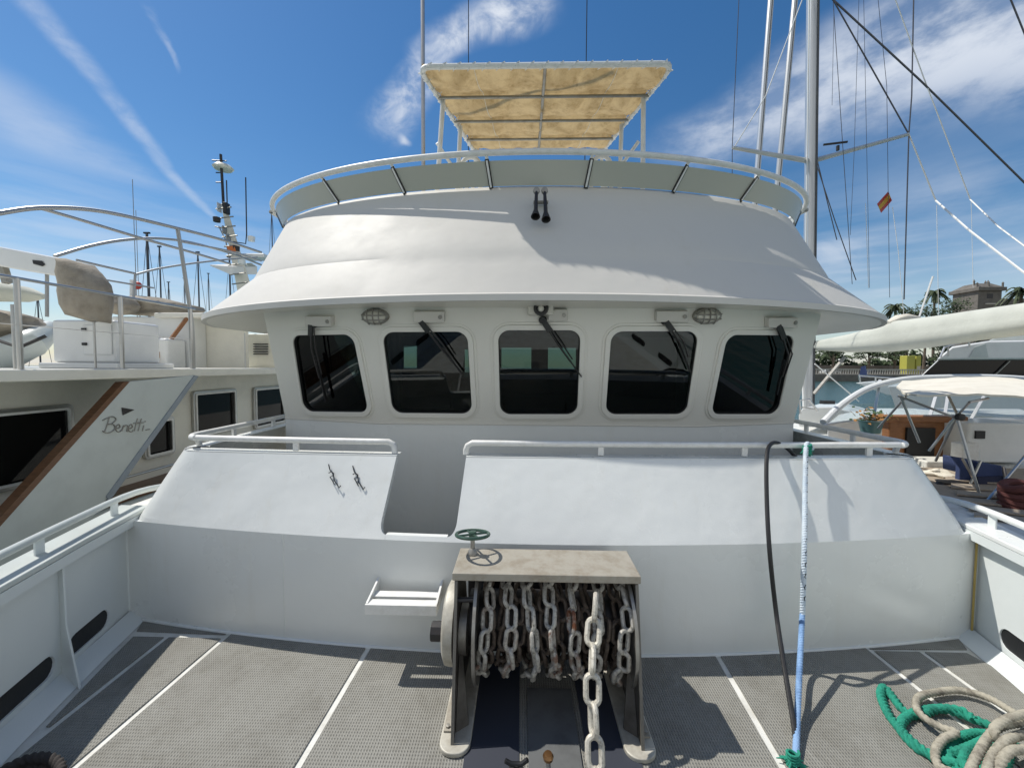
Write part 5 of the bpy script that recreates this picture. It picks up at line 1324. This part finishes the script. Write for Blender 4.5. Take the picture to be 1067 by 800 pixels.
part('bow_rail', MB().tube([atY(x, y, 14) for x, y in ((895,391),(930,394),(958,394))], .03, 6).tube([atY(x, y, 14) for x, y in ((895,391),(897,402))], .03, 6).tube([atY(912,392.5,14), atY(913,402,14)], .025, 6).tube([atY(935,394,14), atY(935,402,14)], .025, 6), steel, my)
slab('foredeck', [(891,399),(905,398),(960,400),(960,412),(925,412)], 13.9, 1.5, gel, my)
slab('covered_bow', [(897,382),(901,381),(903,393),(895,393)], 15, .2, bluec, my, 0)

# small pulpit boat between
pb = thing('small_boat', (5.3, 8.2, WZ), 'white bow deck with a low stainless pulpit between our boat and the quay', 'boat')
slab('bow_deck', [(832,432),(836,425),(868,424),(895,431),(895,445),(832,445)], 7.6, .9, gel, pb)
part('pulpit', MB().tube([atY(x, y, 7.5) for x, y in ((834,431),(833,417),(843,416),(852,428))], .018, 6).tube([atY(834,424,7.5), atY(850,426,7.5)], .012, 5), steel, pb)
part('bow_roller', MB().box(atY(858,421,7.5), atY(866,417,7.6)), dark, pb)

# ================================================================== FAR QUAY
QY = 100
q = MB().box((-400, QY, WZ-1), (600, QY+300, .15)); tag(part('quay', q, stone), kind='structure')
q = MB().box((-400, QY+2, .154), (600, QY+290, .20)); tag(part('promenade', q, promen), kind='structure')
bs = thing('balustrade', (75, QY+1, .2), 'pale balustrade along the far quay promenade', 'fence')
part('top_rail', MB().box((60, QY+.9, 1.35), (130, QY+1.2, 1.6)), balus, bs); part('bottom_rail', MB().box((60, QY+.9, .2), (130, QY+1.2, .4)), balus, bs)
bb_ = MB()
for k in range(100): bb_.box((64+k*.6, QY+.97, .4), (64.18+k*.6, QY+1.13, 1.35))
tag(part('balusters', bb_, balus, bs), kind='stuff')
# terrace behind
tw_ = MB().box((40, QY+16, .2), (300, QY+18, 2.6)); tag(part('terrace_wall', tw_, stone), 'long stone terrace wall behind the palms on the far quay', 'wall')
def leafcloud(mb, c, s, n, sz):
    for k in range(n):
        a = Vector((random.gauss(0,1), random.gauss(0,1), random.gauss(0,1))).normalized()*random.uniform(.55, 1.05)
        p = Vector(c)+Vector((a.x*s[0], a.y*s[1], a.z*s[2])); t1 = Vector((random.uniform(-1,1), random.uniform(-1,1), random.uniform(-1,1))).normalized()*sz; t2 = t1.orthogonal().normalized()*sz*.6
        mb.add([p-t1, p+t2, p+t1, p-t2], [(0,1,2,3)])
ft = MB()
for k in range(5200):
    x = random.uniform(62, 200); hh = 5.2+1.6*math.sin(x*.23)+1.0*math.sin(x*.61+1); z = random.uniform(.6, hh)
    if random.random() < .10: continue
    p = Vector((x, QY+20+random.uniform(-2, 2), z)); t1 = Vector((random.uniform(-1,1), random.uniform(-1,1), random.uniform(-1,1))).normalized()*.8; t2 = t1.orthogonal().normalized()*.5
    ft.add([p-t1, p+t2, p+t1, p-t2], [(0,1,2,3)])
tag(part('hedge_and_far_trees', ft, leafm), 'dark mass of trees and hedges along the far promenade', 'trees', kind='stuff')
tl = [(946,329,9,'dark low tree left of the taller palm above the sail cover',3.2,2.6),(965,324,9,'rounded olive green tree right of the left palm above the sail cover',4.5,4.0),(990,321,9,'broad olive tree below the taller palm, right one',5.0,3.6),
      (868,366,9,'dark street tree under the boom, nearest the mast',3.6,2.2),(905,368,9,'dark street tree under the boom, second from the mast',3.6,2.0),(932,369,9,'dark street tree under the boom left of the yellow kiosk',3.0,2.0),(985,366,9,'dark street tree under the boom right of the yellow kiosk',4.0,2.2),(1010,362,9,'dark street tree behind the motor cruiser rail',4.0,2.2)]
for px, py, _, lab, w_, h_ in tl:
    yy = QY+12; c = atY(px, py, yy)
    t_ = thing('tree', (c.x, yy, .2), lab, 'tree', 'trees on the far quay')
    mb = MB()
    for k in range(9): leafcloud(mb, c+Vector((random.gauss(0, w_*.42), random.gauss(0, 1.5), random.gauss(0, h_*.32))), (w_*.36, 1.6, h_*.38), 90, .30)
    part('crown', mb, leafm, t_)
    tr_ = MB().tube([(c.x, yy, .2), (c.x+.3, yy, max(1.2, c.z*.6)), c], [.32, .24, .12], 8).tube([(c.x+.2, yy, max(1.1, c.z*.55)), c+Vector((w_*.4, 0, h_*.1))], [.16,.07], 6).tube([(c.x+.2, yy, max(1.0, c.z*.5)), c+Vector((-w_*.4, .3, h_*.1))], [.16,.07], 6)
    part('trunk', tr_, trunkm, t_)
for px, py, yy, lab, L in ((933,319,125,'palm tree lower left, just off the wheelhouse roof tip',3.0),(974,304,125,'tall palm tree in the middle above the sail cover',3.2),(1064,303,118,'palm tree at the right picture edge beside the stone tower',4.6)):
    c = atY(px, py, yy); t_ = thing('palm_tree', (c.x, yy, .2), lab, 'tree', 'palm trees')
    part('trunk', MB().tube([(c.x+.6, yy, .2), (c.x+.2, yy, c.z*.6), c], [.38,.30,.26], 9), trunkm, t_)
    mb = MB()
    for k in range(34):
        a = random.uniform(0, 6.28); e = random.uniform(-.5, 1.2); LL = L*random.uniform(.75, 1.1); pts = []
        for j in range(7):
            s_ = j/6; pts.append(c+Vector((math.cos(a)*LL*s_*math.cos(e*.6), math.sin(a)*LL*s_*math.cos(e*.6), LL*(math.sin(e)*s_-(.85)*s_*s_))))
        for j in range(6):
            p, q_ = pts[j], pts[j+1]; d = (q_-p); side_ = d.cross(Vector((0,0,1))).normalized() if d.cross(Vector((0,0,1))).length > 1e-3 else Vector((1,0,0))
            for sg in (-1, 1):
                w_ = .55*(1-.5*j/6); mb.add([p, q_, q_+side_*sg*w_*.8+d*.6-Vector((0,0,.30)), p+side_*sg*w_+d*.7-Vector((0,0,.30))], [(0,1,2,3)])
    part('crown', mb, palmm, t_)
# stone tower
yt = 140; a = atY(1018, 330, yt); b = atY(1044, 303, yt)
to = thing('stone_tower', ((a.x+b.x)/2, yt, .2), 'square stone tower with roof turrets above the covered boom', 'tower')
part('shaft', MB().box((a.x, yt, .2), (b.x, yt+8, b.z)), stone, to); part('cornice', MB().box((a.x-.8, yt-.8, b.z+.01), (b.x+.8, yt+8.8, b.z+1.2)), stone, to, bevel=.1)
part('roof', MB().hexa([(a.x-.4, yt-.4, b.z+1.21), (b.x+.4, yt-.4, b.z+1.21), (b.x+.4, yt+8.4, b.z+1.21), (a.x-.4, yt+8.4, b.z+1.21), (a.x+1.5, yt+2, b.z+2.9), (b.x-1.5, yt+2, b.z+2.9), (b.x-1.5, yt+6, b.z+2.9), (a.x+1.5, yt+6, b.z+2.9)]), stone, to)
for k, s_ in enumerate((-.2, .9, 2.4, 3.6, 5.6, 7.0, 8.3)):
    h_ = (1.8, 3.2, 1.4, 2.2, 3.0, 3.3, 2.0)[k]; part('turret', MB().lathe([(.28,0),(.25,h_*.7),(.36,h_*.72),(0,h_)], (a.x+s_, yt+.3+(k % 3)*2, b.z+1.2), n=8), stone, to)
part('door_opening', MB().box(((a.x+b.x)/2-1, yt-.05, b.z-2.6), ((a.x+b.x)/2+1, yt-.01, b.z-1.0)), dark, to)
part('ledge', MB().box((a.x+2.4, yt-.3, b.z-4.6), (b.x-2.0, yt-.01, b.z-4.2)), balus, to)
lw2 = MB().box((atY(1044,330,142).x, 142, .2), (atY(1100,330,142).x, 150, atY(1050,311,142).z)); tag(part('stone_annex', lw2, stone), 'low dark stone building joined to the right of the tower', 'building')
ks = thing('kiosk', (atY(953, 376, 104).x, 104, .2), 'yellow kiosk under the trees on the far promenade', 'kiosk')
a = atY(945, 378, 104); b = atY(954, 370.5, 104); part('cabin', MB().box((a.x, 104, .2), (b.x, 106, b.z)), goldp, ks, bevel=.1)
a = atY(955.5, 378, 104); b = atY(961, 371, 104); part('side_cabin', MB().box((a.x, 104.2, .2), (b.x, 106, b.z)), goldp, ks, bevel=.1)
part('counter', MB().box((a.x+.2, 104.1, 1.6), (b.x-.2, 104.19, 2.4)), balus, ks)
def carobj(px, col, lab):
    c = atY(px, 380, 103); t_ = thing('parked_car', (c.x, 103, .2), lab, 'car', 'cars parked on the far quay')
    m = mat('car_paint_%d' % px, col, .3)
    part('body', MB().prism([(c.x-2.1,103,.45),(c.x+2.1,103,.45),(c.x+2.1,103,.95),(c.x+1.3,103,1.05),(c.x+.6,103,1.55),(c.x-1.1,103,1.58),(c.x-1.8,103,1.05),(c.x-2.1,103,.95)], (0,1.7,0)), m, t_, bevel=.08)
    part('window', MB().prism([(c.x+1.05,102.98,1.06),(c.x+.5,102.98,1.48),(c.x-1.0,102.98,1.5),(c.x-1.5,102.98,1.06)], (0,.015,0)), darkglass, t_)
    for s_ in (-1.3, 1.3): part('wheel', MB().lathe([(.33,0),(.33,.2)], (c.x+s_, 102.95, .53), (0,1,0), 14), black, t_)
carobj(868, (.55,.55,.52), 'pale car parked behind the far balustrade, nearest the mast'); carobj(915, (.05,.05,.06), 'dark car parked behind the far balustrade, left of the kiosk')
